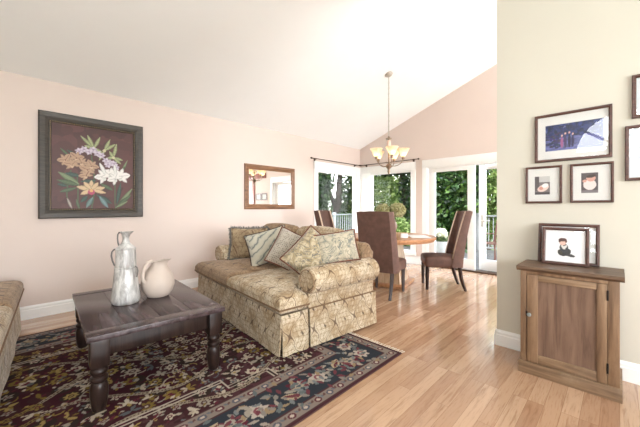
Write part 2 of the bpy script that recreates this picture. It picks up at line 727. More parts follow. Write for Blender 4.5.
def floor_mat():
    t = NT('oak_strip_floor')
    co = t.coord()
    br = t.n('ShaderNodeTexBrick')
    br.offset = 0.37
    br.offset_frequency = 3
    br.inputs['Scale'].default_value = 1.0
    br.inputs['Brick Width'].default_value = 1.15
    br.inputs['Row Height'].default_value = 0.083
    br.inputs['Mortar Size'].default_value = 0.0011
    br.inputs['Mortar Smooth'].default_value = 0.2
    br.inputs['Color1'].default_value = (0, 0, 0, 1)
    br.inputs['Color2'].default_value = (1, 1, 1, 1)
    br.inputs['Mortar'].default_value = (0.5, 0.5, 0.5, 1)
    t.l(co, br.inputs['Vector'])
    tone = t.ramp(br.outputs['Color'], [(0.0, S(170, 131, 103)), (0.5, S(186, 149, 119)), (1.0, S(201, 166, 136))])
    # every strip shifts its own grain
    add = t.n('ShaderNodeVectorMath', operation='MULTIPLY_ADD')
    t.l(br.outputs['Color'], add.inputs[0])
    add.inputs[1].default_value = (7, 3, 5)
    t.l(t.coord(scale=(1.1, 13, 1)), add.inputs[2])
    g = t.noise(add.outputs[0], 2.2, 6, 0.62, 0.8)
    col = t.mix(t.math('MULTIPLY', t.step(g, 0.48, 0.70), 0.55), tone, S(138, 97, 69))
    g2 = t.noise(add.outputs[0], 9.0, 3, 0.6)
    col = t.mix(t.math('MULTIPLY', t.step(g2, 0.5, 0.75), 0.4), col, S(140, 98, 66))
    col = t.mix(t.math('MULTIPLY', br.outputs['Fac'], 0.6), col, S(120, 82, 56))
    t.base(col)
    t.rough(0.2)
    t.b.inputs['Coat Weight'].default_value = 0.5
    t.b.inputs['Coat Roughness'].default_value = 0.10
    t.bump(t.math('SUBTRACT', t.math('MULTIPLY', g, 0.25), br.outputs['Fac']), 0.10, 0.002)
    return t.m


M_floor = floor_mat()

# ------------------------------------------------------------------ the room
XF, YL, XR, YS = 6.1, 4.6, -2.4, -3.2       # far wall, left wall, rear wall, side wall
RIDGE = -0.5


def ceil_z(y):
    return 2.645 + 0.373 * (YL - max(y, RIDGE))


struct(G().box(XR - 0.15, XF + 0.15, YS - 0.15, YL + 0.15, -0.1, 0.0).build('floor', M_floor, smooth=0))
g = G()
g.prism([(YL + 0.15, ceil_z(YL + 0.15)), (RIDGE, ceil_z(RIDGE)), (YS - 0.15, ceil_z(RIDGE)), (YS - 0.15, ceil_z(RIDGE) + 0.15),
         (RIDGE, ceil_z(RIDGE) + 0.15), (YL + 0.15, ceil_z(YL + 0.15) + 0.15)], 'x', XR - 0.15, XF + 0.15)
struct(g.build('ceiling', M_ceil, smooth=0))

zt = ceil_z(YL)
g = G()
g.box(XR - 0.15, 4.56, YL, YL + 0.15, 0, zt)
g.box(4.56, 5.98, YL, YL + 0.15, 2.04, zt)
g.box(4.56, 5.98, YL, YL + 0.15, 0, 0.24)
g.box(5.98, XF + 0.15, YL, YL + 0.15, 0, zt)
struct(g.build('wall_left', M_peach, smooth=0))


def gable(g, y0, y1, zb, x0=XF, x1=XF + 0.15):
    pts = [(y0, zb), (y1, zb), (y1, ceil_z(y1))]
    if y0 < RIDGE < y1:
        pts.append((RIDGE, ceil_z(RIDGE)))
    pts.append((y0, ceil_z(y0)))
    g.prism(pts, 'x', x0, x1)


g = G()
gable(g, 4.30, YL, 0)
gable(g, 3.20, 4.30, 2.04)
g.box(XF, XF + 0.15, 3.20, 4.30, 0, 0.24)
gable(g, 2.87, 3.20, 0)
gable(g, 1.0, 2.87, 2.05)
gable(g, YS, 1.0, 0)
struct(g.build('wall_far', M_peach, smooth=0))

g = G()
gable(g, YS, 0.78, 0, 3.04, 3.2)
struct(g.build('wall_right', M_cream, smooth=0))

# rear wall with a fan window, and side wall with two added window openings (behind the camera)
g = G()
gable(g, 1.3, YL, 0, XR - 0.15, XR)
gable(g, YS, -1.2, 0, XR - 0.15, XR)
g.box(XR - 0.15, XR, -1.2, 1.3, 0, 2.2)
up = [(-1.2, 2.2), (-0.90, 2.2), (-0.90, 2.35)] + [(-0.10 + 0.8 * math.cos(R(a)), 2.35 + 0.8 * math.sin(R(a))) for a in range(180, -1, -12)] + \
     [(0.70, 2.2), (1.3, 2.2), (1.3, ceil_z(1.3)), (RIDGE, ceil_z(RIDGE)), (-1.2, ceil_z(RIDGE))]
g.prism(up, 'x', XR - 0.15, XR)
struct(g.build('wall_rear', M_cream, smooth=0))
g = G()
zs = ceil_z(RIDGE)
g.box(XR - 0.15, -1.4, YS - 0.15, YS, 0, zs)
g.box(2.2, 3.7, YS - 0.15, YS, 0, zs)
g.box(5.7, XF + 0.15, YS - 0.15, YS, 0, zs)
g.box(3.7, 5.7, YS - 0.15, YS, 0, 0.6)
g.box(3.7, 5.7, YS - 0.15, YS, 2.4, zs)
g.box(-1.4, 2.2, YS - 0.15, YS, 0, 0.5)
g.box(-1.4, 2.2, YS - 0.15, YS, 2.5, zs)
struct(g.build('wall_side', M_cream, smooth=0))


def baseboard(name, p0, p1, nrm, h=0.142):
    """p0,p1 ends on the wall, nrm points into the room"""
    L = (Vector(p1) - Vector(p0)).length
    d = (Vector(p1) - Vector(p0)).normalized()
    prof = [(0, 0), (0.018, 0), (0.018, h * 0.68), (0.013, h * 0.72), (0.013, h * 0.86), (0.008, h * 0.93), (0.004, h), (0, h)]
    M = Matrix(((d.x, nrm[0], 0, p0[0]), (d.y, nrm[1], 0, p0[1]), (0, 0, 1, 0), (0, 0, 0, 1)))
    g = G()
    g.prism(prof, 'x', 0, L, M=M)
    return struct(g.build(name, M_white, smooth=0))


baseboard('baseboard_left', (XR, YL), (4.49, YL), (0, -1))
baseboard('baseboard_corner', (4.49, YL), (XF, YL), (0, -1), 0.17)
baseboard('baseboard_far', (XF, YL), (XF, 2.965), (-1, 0), 0.17)
baseboard('baseboard_right', (3.04, 0.78), (3.04, YS), (-1, 0), 0.135)
baseboard('baseboard_return', (3.04 - 0.018, 0.78), (3.2, 0.78), (0, 1), 0.135)

# window 1 (left wall) and window 2 (far wall): picture windows meeting at the corner
w1 = struct(thing('window_1', 'white framed window in the left wall beside the corner', 'window', (5.27, YL, 0)))
w1.pop('category', None)
g = G()
g.box(-0.78, -0.66, -0.022, 0.0, 0.17, 2.19, 0.004)
g.box(-0.78, 0.808, -0.026, 0.0, 2.03, 2.19, 0.004)
g.box(0.67, 0.808, -0.022, 0.0, 0.17, 2.19, 0.004)
g.box(-0.80, 0.80, -0.05, 0.0, 0.17, 0.25, 0.006)
g.build('casing', M_white, w1)
g = G()
g.frame(1.42, 1.82, [(0, 0.0), (0, 0.03), (0.055, 0.03), (0.07, 0.015), (0.07, -0.04), (0.0, -0.04), (0, 0)], MT((0.0, 0.03, 1.13)))
g.build('sash', M_white, w1)
G().box(-0.65, 0.65, 0.035, 0.041, 0.28, 2.0).build('pane', M_glass, w1)
w2 = struct(thing('window_2', 'white framed window in the far wall beside the corner', 'window', (XF, 3.75, 0), R(-90)))
w2.pop('category', None)
g = G()
g.box(-0.85, -0.54, -0.022, 0.0, 0.17, 2.19, 0.004)
g.box(-0.85, 0.635, -0.026, 0.0, 2.03, 2.19, 0.004)
g.box(0.53, 0.635, -0.022, 0.0, 0.17, 2.19, 0.004)
g.box(-0.82, 0.65, -0.05, 0.0, 0.17, 0.25, 0.006)
g.build('casing', M_white, w2)
g = G()
g.frame(1.12, 1.82, [(0, 0.0), (0, 0.03), (0.045, 0.03), (0.055, 0.015), (0.055, -0.04), (0.0, -0.04), (0, 0)], MT((0.0, 0.03, 1.13)))
g.build('sash', M_white, w2)
G().box(-0.51, 0.51, 0.035, 0.041, 0.28, 2.0).build('pane', M_glass, w2)
# local +x runs towards -y on the far wall

# patio doors: a fixed glazed panel and an open glazed leaf
d1 = struct(thing('door_1', 'white glazed patio door with its fixed panel and one leaf ajar', 'door', (XF, 0, 0)))
d1.pop('category', None)
g = G()
g.box(-0.022, 0.0, 2.86, 2.965, 0, 2.20, 0.004)
g.box(-0.026, 0.0, 0.92, 2.965, 2.04, 2.20, 0.004)
g.box(-0.022, 0.0, 0.90, 1.01, 0, 2.20, 0.004)
g.box(0.0, 0.15, 2.84, 2.87, 0, 2.05)
g.box(0.0, 0.15, 1.00, 1.02, 0, 2.05)
g.box(0.0, 0.15, 1.02, 2.84, 2.02, 2.05)
g.build('casing', M_white, d1)
G().box(-0.03, 0.17, 1.02, 2.84, 0.0, 0.022, 0.004).build('threshold', M_bronze, d1)


def door_leaf(w, h, name, parent, stile=0.115):
    g = G()
    g.box(0, w, -0.022, 0.022, 0.0, 0.2, 0.003)
    g.box(0, w, -0.022, 0.022, h - 0.085, h, 0.003)
    g.box(0, stile, -0.022, 0.022, 0.2, h - 0.085, 0.003)
    g.box(w - stile, w, -0.022, 0.022, 0.2, h - 0.085, 0.003)
    o = g.build(name, M_white, parent)
    G().box(stile - 0.005, w - stile + 0.005, -0.004, 0.004, 0.195, h - 0.08).build('pane', M_glass, o)
    return o


fx = door_leaf(0.90, 1.995, 'fixed_panel', d1, 0.135)
fx.location = (0.05, 2.84, 0.023)
fx.rotation_euler = (0, 0, R(-90))
lf = door_leaf(0.90, 1.99, 'door_leaf', d1)
lf.location = (0.10, 1.03, 0.026)
lf.rotation_euler = (0, 0, R(90 - 8))
g = G()
g.box(0.825, 0.865, 0.022, 0.028, 0.82, 1.04, 0.003)
g.box(0.825, 0.865, -0.028, -0.022, 0.82, 1.04, 0.003)
g.tube([(0.845, 0.02, 0.93), (0.845, 0.07, 0.93), (0.74, 0.07, 0.93)], 0.009)
g.tube([(0.845, -0.02, 0.93), (0.845, -0.07, 0.93), (0.74, -0.07, 0.93)], 0.009)
g.build('door_handle', M_nickel, lf)

# windows behind the camera: the fan, then two added for the fill lamps
w3 = struct(thing('window_3', 'half round fan window with white muntins in the rear wall', 'window', (XR, -0.10, 2.35)))
w3.pop('category', None)
g = G()
pa = [(0, 0.8 * math.cos(R(a)), 0.8 * math.sin(R(a))) for a in range(0, 181, 10)]
g.tube(pa, 0.045, 6)
g.tube([(0, 0.28 * math.cos(R(a)), 0.28 * math.sin(R(a))) for a in range(0, 181, 15)], 0.028, 6)
for a in (36, 72, 108, 144):
    g.tube([(0, 0.28 * math.cos(R(a)), 0.28 * math.sin(R(a))), (0, 0.8 * math.cos(R(a)), 0.8 * math.sin(R(a)))], 0.028, 6)
g.box(-0.03, 0.02, -0.83, 0.83, -0.06, 0.02)
g.build('muntin', M_white, w3)
w5 = struct(thing('added_window_side', 'added wide white window in the unseen side wall, for fill light', 'window', (0.4, YS, 0)))
w5.pop('category', None)
g = G()
g.frame(3.6, 2.0, [(0, 0.02), (0.07, 0.02), (0.07, -0.05), (0, -0.05), (0, 0.02)], MT((0, -0.03, 1.5)))
g.build('added_window_frame', M_white, w5)

w6 = struct(thing('added_window_kitchen', 'added white window in the unseen side wall beyond the partition, for fill light', 'window', (4.7, YS, 0)))
w6.pop('category', None)
g = G()
g.frame(2.0, 1.8, [(0, 0.02), (0.07, 0.02), (0.07, -0.05), (0, -0.05), (0, 0.02)], MT((0, -0.03, 1.5)))
g.build('added_window_frame', M_white, w6)

# doorway trim beyond the partition, seen only in the mirror
M_redwood = wood('red_brown_trim', S(120, 66, 56), S(156, 96, 84), S(178, 120, 106), 'Z', 1, 0.45, 0.03)
g = G()
g.box(XF - 0.03, XF, -0.18, -0.04, 0, 2.2, 0.004)
g.box(XF - 0.035, XF, -1.3, 0.62, 2.2, 2.38, 0.004)
struct(g.build('trim_1', M_redwood))

# ------------------------------------------------------------------ rug
rug_w, rug_h = 3.66, 2.70
cv = Canvas(rug_w, rug_h, 0.006, (46, 28, 28))
rr = random.Random(11)
NAVY, GUARD, MAROON = (48, 51, 57), (128, 115, 106), (86, 36, 46)
GOLD = [(128, 106, 56), (148, 126, 76), (112, 92, 46)]
BEIGE = [(160, 146, 130), (142, 132, 120), (176, 162, 144)]
BLUE = [(100, 100, 100), (84, 86, 88)]


def pick(x):
    """motif wool: golden towards the left half of the rug, beige and grey-blue towards the other"""
    k = rr.random()
    p = max(0.12, min(0.9, 1.15 - 0.42 * x))
    if k < p:
        return rr.choice(GOLD)
    return rr.choice(BEIGE) if rr.random() < 0.86 else rr.choice(BLUE)


def rosette(x, y, s, c, c2, c3, n=8, a0=0.0):
    for i in range(n):
        a = a0 + 2 * PI * i / n
        cv.leaf(x, y, s, s * 0.26, a, c)
    cv.ell(x, y, s * 0.42, s * 0.42, 0, c2)
    cv.ell(x, y, s * 0.2, s * 0.2, 0, c3)


def palmette(x, y, s, a, c, c2, c3):
    for k, L in ((-1.15, .75), (-.6, .95), (0, 1.1), (.6, .95), (1.15, .75)):
        cv.leaf(x, y, s * L, s * 0.22, a + k, c)
    for k in (-.45, 0, .45):
        cv.leaf(x, y, s * 0.68, s * 0.13, a + k, c2)
    cv.ell(x, y, s * 0.25, s * 0.25, 0, c3)


def spiral(x, y, r, a, hand, w, c):
    pts = []
    for i in range(26):
        t = i / 25
        rad = r * (1 - 0.85 * t)
        pts.append((x + rad * math.cos(a + hand * t * 7.5), y + rad * math.sin(a + hand * t * 7.5)))
    cv.stroke(pts, w, c)


# field (everything inside the borders)
bx = 0.47
for i in range(5200):          # uneven dye of the ground wool
    x, y = rr.uniform(bx, rug_w - bx), rr.uniform(bx, rug_h - bx)
    t = x / rug_w
    base = (54 + 20 * t, 40 + 2 * t, 33 + 17 * t)
    k = rr.uniform(0.8, 1.15)
    cv.ell(x, y, rr.uniform(.02, .09), rr.uniform(.01, .03), 0, tuple(v * k for v in base))
# large maroon field shape near the middle
cx0, cy0 = rug_w / 2, rug_h / 2
st = [(-1.0, 0), (-.85, .22), (-.6, .22), (-.6, .42), (-.3, .42), (-.3, .62), (.3, .62), (.3, .42), (.6, .42), (.6, .22), (.85, .22), (1.0, 0),
      (.85, -.22), (.6, -.22), (.6, -.42), (.3, -.42), (.3, -.62), (-.3, -.62), (-.3, -.42), (-.6, -.42), (-.6, -.22), (-.85, -.22)]
cv.poly([(cx0 + p[0] * 1.05, cy0 + p[1] * 1.15) for p in st], (58, 26, 34))
for i in range(120):
    x, y = rr.uniform(bx + .1, rug_w - bx - .1), rr.uniform(bx + .1, rug_h - bx - .1)
    spiral(x, y, rr.uniform(.05, .11), rr.uniform(0, 6.28), rr.choice((-1, 1)), .010, pick(x))
cells = [(bx + .06 + .122 * i + rr.uniform(-.035, .035), bx + .06 + .118 * j + rr.uniform(-.035, .035)) for i in range(23) for j in range(15)]
rr.shuffle(cells)
for i, (x, y) in enumerate(cells):
    if x > rug_w - bx - .05 or y > rug_h - bx - .05:
        continue
    c = pick(x)
    k = i % 5
    cv.ell(x, y, .06, .055, 0, (60, 34, 37) if i % 3 else (48, 37, 34))
    if k == 0:
        palmette(x, y, rr.uniform(.06, .085), rr.uniform(0, 6.28), c, MAROON, pick(x))
    elif k == 1:
        rosette(x, y, rr.uniform(.04, .056), c, (70, 44, 44), pick(x), 8, rr.uniform(0, 1))
    elif k == 2:
        for q in range(4):
            a = rr.uniform(0, 6.28)
            cv.leaf(x, y, rr.uniform(.045, .08), .012, a, c)
    elif k == 3:
        a = rr.uniform(0, 6.28)
        cv.stroke([(x - .055 * math.cos(a), y - .055 * math.sin(a)), (x + .055 * math.cos(a), y + .055 * math.sin(a))], .01, c)
        for q in (-1, 1):
            cv.leaf(x, y, .06, .014, a + q * .9, c)
            cv.leaf(x, y, .045, .011, a + PI + q * .7, pick(x))
    else:
        rosette(x, y, .036, c, MAROON, c, 5, rr.uniform(0, 1))
# vines: double wavy stems
for (y0, amp, ph) in ((0.62, 0.10, 0.2), (0.98, 0.14, 1.6), (1.35, 0.16, 0.0), (1.72, 0.14, 2.4), (2.08, 0.10, 3.4)):
    pts = [(bx + (rug_w - 2 * bx) * i / 140, y0 + amp * math.sin(ph + 6.0 * (rug_w - 2 * bx) * i / 140 / 1.1)) for i in range(141)]
    for k in range(140):
        x = pts[k][0]
        c = (116, 96, 58) if x < 1.5 else (140, 126, 108)
        cv.stroke(pts[k:k + 2], 0.028, c)
        cv.stroke(pts[k:k + 2], 0.011, (58, 34, 34))
for i in range(1100):          # tiny leaves and buds
    x, y = rr.uniform(bx, rug_w - bx), rr.uniform(bx, rug_h - bx)
    cv.leaf(x, y, rr.uniform(.02, .045), rr.uniform(.005, .011), rr.uniform(0, 6.28), pick(x) if rr.random() < .75 else MAROON)
# stepped corner lines inside the border, near side
for q in (0, .03):
    for mx_ in (0, 1):
        pts = [(0.95 - q, bx), (0.95 - q, bx + .1 + q), (1.25 + q * 0, bx + .1 + q), (1.25, bx + .2 + q), (1.6, bx + .2 + q)]
        pts += [(rug_w / 2 + (rug_w / 2 - p[0]), p[1]) for p in reversed(pts)]
        if mx_:
            pts = [(p[0], rug_h - p[1]) for p in pts]
        cv.stroke(pts, .011, (168, 156, 142))


def border_band(d0, d1, col):
    for (x0, x1, y0, y1) in ((d0, rug_w - d0, d0, d1), (d0, rug_w - d0, rug_h - d1, rug_h - d0), (d0, d1, d0, rug_h - d0), (rug_w - d1, rug_w - d0, d0, rug_h - d0)):
        cv.rect(x0, x1, y0, y1, col)


def along(d, step, fn, off=0.0):
    """call fn(x, y, angle along, index) round the rug at distance d from the edge"""
    n = int((rug_w - 2 * d) / step)
    for i in range(n + 1):
        x = d + (rug_w - 2 * d) * (i + off) / n
        if x <= rug_w - d:
            fn(x, d, 0, i)
            fn(x, rug_h - d, PI, i)
    n = int((rug_h - 2 * d) / step)
    for i in range(1, n):
        y = d + (rug_h - 2 * d) * (i + off) / n
        fn(d, y, -PI / 2, i)
        fn(rug_w - d, y, PI / 2, i)


border_band(0.0, 0.02, (66, 40, 44))
border_band(0.02, 0.105, GUARD)
border_band(0.105, 0.375, NAVY)
border_band(0.375, 0.465, GUARD)
for d in (0.02, 0.105, 0.375, 0.465):
    border_band(d - .005, d + .005, (74, 46, 48))
for d in (0.0625, 0.42):
    def gm(x, y, a, i):
        cv.ell(x, y, .027, .023, a, (88, 48, 54) if i % 2 else (84, 84, 92))
        cv.ell(x, y, .014, .011, a, (176, 160, 146))
    along(d, 0.105, gm)
    along(d, 0.105, lambda x, y, a, i: (cv.leaf(x, y, .03, .009, a + .8, (96, 70, 66)), cv.leaf(x, y, .03, .009, a + PI - .8, (98, 98, 104))), 0.5)


def bm_(x, y, a, i):
    s = 1 if i % 2 else -1
    if i % 3 == 0:
        palmette(x, y, .115, a + PI / 2 * s, MAROON, (158, 140, 128), (70, 80, 84))
        for k in (-1.5, 1.5):
            cv.leaf(x, y, .09, .02, a + PI / 2 * s + k, (150, 138, 120))
    elif i % 3 == 1:
        rosette(x, y, .075, (170, 158, 146), (120, 70, 76), (180, 168, 150), 7)
    else:
        cv.leaf(x, y, .14, .034, a + .6 * s, (164, 146, 120))
        cv.leaf(x + .01, y, .12, .014, a + .6 * s, (96, 46, 52))


along(0.24, 0.165, bm_)


def bl(x, y, a, i):
    for k in range(3):
        an = rr.uniform(0, 6.28)
        dx, dy = rr.uniform(-.05, .05), rr.uniform(-.09, .09)
        if abs(math.sin(a)) > .5:
            dx, dy = dy, dx
        cv.leaf(x + dx, y + dy, rr.uniform(.04, .075), rr.uniform(.010, .017), an, rr.choice([(150, 140, 128), (112, 114, 114), (140, 120, 94), (104, 56, 62), (94, 100, 100), (128, 120, 112)]))


along(0.24, 0.05, bl, 0.5)
along(0.16, 0.09, bl, 0.3)
along(0.32, 0.09, bl, 0.6)
M_rug = vcol('woven_rug_wool', 0.95, 0.4, 0.08, 0.0)
rug = thing('rug', 'ornate floral rug with navy border lying on the oak floor', 'rug', (2.28 - rug_w / 2, 1.29 + rug_h / 2, 0))
cv.build('pile', M_rug, rug, 'XY', MT((0, 0, 0.010)))
M_rugedge = plain('rug_binding', S(84, 56, 52), 0.9)
G().box(-rug_w / 2, rug_w / 2, -rug_h / 2, rug_h / 2, 0.001, 0.0095).build('backing', M_rugedge, rug)
M_rugfringe = plain('cream_fringe', S(214, 200, 180), 0.9)
for sx in (1, -1):
    g = G()
    for i in range(150):
        y = -rug_h / 2 + rug_h * (i + .5) / 150
        x = sx * rug_w / 2
        L = rr.uniform(.045, .06)
        g.tube([(x - sx * .004, y, .006), (x + sx * L * .5, y + rr.uniform(-.006, .006), .004), (x + sx * L, y + rr.uniform(-.01, .01), .003)], 0.0035, 4)
    g.build('fringe', M_rugfringe, rug, uv=False)

# ------------------------------------------------------------------ coffee table
ct = thing('coffee_table', 'dark stained wooden coffee table with turned legs on the rug', 'coffee table', (0.757, 2.745, 0.010), R(-3.5))
tx, ty, th = 0.415, 0.608, 0.46
g = G()
for k in range(4):
    g.box(-tx + 2 * tx * k / 4 + 0.0008, -tx + 2 * tx * (k + 1) / 4 - 0.0008, -ty + 0.115, ty - 0.115, th - 0.032, th, 0.0018)
g.box(-tx, tx, -ty, -ty + 0.1142, th - 0.032, th, 0.003)
g.box(-tx, tx, ty - 0.1142, ty, th - 0.032, th, 0.003)
M_coffeetop = wood('coffee_table_top_wood', S(34, 22, 22), S(68, 53, 54), S(100, 86, 90), 'Y', 0.8, 0.26, 0.10, wear=S(44, 30, 29))
g.build('tabletop', M_coffeetop, ct)
g = G()
ix, iy = tx - 0.066, ty - 0.058
g.box(-ix, ix, -iy - 0.012, -iy + 0.012, 0.318, th - 0.033, 0.002)
g.box(-ix, ix, iy - 0.012, iy + 0.012, 0.318, th - 0.033, 0.002)
g.box(-ix - 0.012, -ix + 0.012, -iy, iy, 0.318, th - 0.033, 0.002)
g.box(ix - 0.012, ix + 0.012, -iy, iy, 0.318, th - 0.033, 0.002)
g.build('apron', M_coffeeleg, ct)
legp = [(0.0, 0.0), (0.030, 0.0), (0.036, 0.012), (0.042, 0.05), (0.047, 0.10), (0.046, 0.145), (0.040, 0.165), (0.036, 0.172),
        (0.045, 0.182), (0.047, 0.192), (0.045, 0.202), (0.034, 0.210), (0.034, 0.216), (0.044, 0.226), (0.0465, 0.238), (0.043, 0.250), (0.034, 0.260), (0.034, 0.272)]
for sx in (-1, 1):
    for sy in (-1, 1):
        g = G().lathe(legp, (sx * ix, sy * iy, 0), 24)
        g.box(sx * ix - 0.048, sx * ix + 0.048, sy * iy - 0.048, sy * iy + 0.048, 0.268, th - 0.033, 0.004)
        g.build('leg', M_coffeeleg, ct)

# the two jugs
def zinc():
    t = NT('whitewashed_zinc')
    co = t.coord()
    n = t.noise(t.coord(scale=(9, 9, 3.5)), 2.2, 6, 0.65, 0.5)
    c = t.ramp(n, [(0.30, S(126, 118, 112)), (0.46, S(176, 174, 172)), (0.62, S(222, 220, 217))])
    t.base(c)
    t.rough(t.math('ADD', t.math('MULTIPLY', n, 0.3), 0.28))
    t.b.inputs['Metallic'].default_value = 0.25
    t.bump(n, 0.25, 0.004)
    return t.m


M_zinc = zinc()
M_zincd = plain('worn_zinc', S(128, 124, 122), 0.4, 0.5)
jug = thing('jug', 'tall mottled grey metal jug with narrow spout and loop handles on coffee table', 'jug', (0.639, 2.762, 0.4705))
jug.scale = (0.84, 0.84, 0.98)
g = G()
g.lathe([(0.0, 0.0), (0.100, 0.0), (0.112, 0.010), (0.118, 0.035), (0.110, 0.10), (0.098, 0.20), (0.090, 0.268), (0.088, 0.276)], n=40)
g.lathe([(0.088, 0.276), (0.0925, 0.280), (0.0925, 0.286), (0.086, 0.290), (0.085, 0.33), (0.083, 0.39), (0.080, 0.424)], n=40)
g.build('body', M_zinc, jug)
g = G()
g.lathe([(0.080, 0.424), (0.084, 0.428), (0.084, 0.434), (0.076, 0.440), (0.058, 0.456), (0.036, 0.478), (0.027, 0.500), (0.026, 0.520), (0.032, 0.542), (0.046, 0.562),
         (0.049, 0.566), (0.044, 0.564), (0.028, 0.545), (0.020, 0.52)], n=32)
for v in g.bm.verts:          # pull the lip out into a pouring spout
    if v.co.z > 0.535 and v.co.x * 0.70 - v.co.y * 0.71 > 0.015:
        k = (v.co.z - 0.535) / 0.03
        v.co.x += 0.018 * k * 0.70
        v.co.y -= 0.018 * k * 0.71
        v.co.z += 0.004 * k
g.build('neck', M_zinc, jug)
hd = Vector((-0.701, 0.713, 0))


def hpts(prof):
    return [tuple(hd * r + Vector((0, 0, z))) for r, z in prof]


g = G().tube(hpts([(0.040, 0.562), (0.062, 0.560), (0.075, 0.545), (0.078, 0.515), (0.074, 0.480), (0.064, 0.452), (0.056, 0.450)]), 0.0065, 8)
g.build('handle', M_zincd, jug)
g = G().tube(hpts([(0.078, 0.428), (0.110, 0.424), (0.130, 0.405), (0.135, 0.375), (0.126, 0.335), (0.108, 0.300), (0.090, 0.287)]), 0.007, 8)
g.build('handle', M_zincd, jug)
g = G().tube([tuple(-hd * r + Vector((0, 0, z))) for r, z in [(0.086, 0.292), (0.104, 0.280), (0.112, 0.255), (0.108, 0.225), (0.098, 0.205)]], 0.006, 8)
g.build('handle', M_zincd, jug)

M_white_cer = plain('chalky_white_ceramic', S(200, 184, 172), 0.6, var=0.04, nscale=5, bump=0.1, bscale=40)
pit = thing('pitcher', 'squat round chalky white pitcher with thick loop handle on coffee table', 'pitcher', (0.880, 2.786, 0.4705))
g = G()
prof = [(0.0, 0.0), (0.070, 0.0), (0.085, 0.006), (0.112, 0.045), (0.127, 0.095), (0.126, 0.135), (0.112, 0.180), (0.088, 0.220), (0.064, 0.250), (0.056, 0.268),
        (0.058, 0.285), (0.066, 0.298), (0.060, 0.299), (0.050, 0.285), (0.046, 0.265), (0.056, 0.24), (0.08, 0.2)]
g.lathe(prof, n=40)
for v in g.bm.verts:
    if v.co.z > 0.24:
        k = (v.co.z - 0.24) / 0.06
        s_ = v.co.x * 0.70 - v.co.y * 0.71
        v.co.x += 0.70 * (0.014 * k + max(0, s_) * 0.45 * k)
        v.co.y -= 0.71 * (0.014 * k + max(0, s_) * 0.45 * k)
        v.co.z += 0.010 * k * s_ / 0.06
g.build('body', M_white_cer, pit)
hd = Vector((-0.93, -0.37, 0))
g = G().tube(hpts([(0.040, 0.292), (0.066, 0.300), (0.096, 0.292), (0.122, 0.262), (0.138, 0.222), (0.143, 0.185), (0.136, 0.155), (0.120, 0.135)]), [0.015, 0.018, 0.019, 0.018, 0.017, 0.017, 0.018, 0.020], 12, flat=0.8)
g.build('handle', M_white_cer, pit)

# ------------------------------------------------------------------ loveseats
SW, SD = 1.99, 1.16            # width along local y, depth along local x, front faces local -x


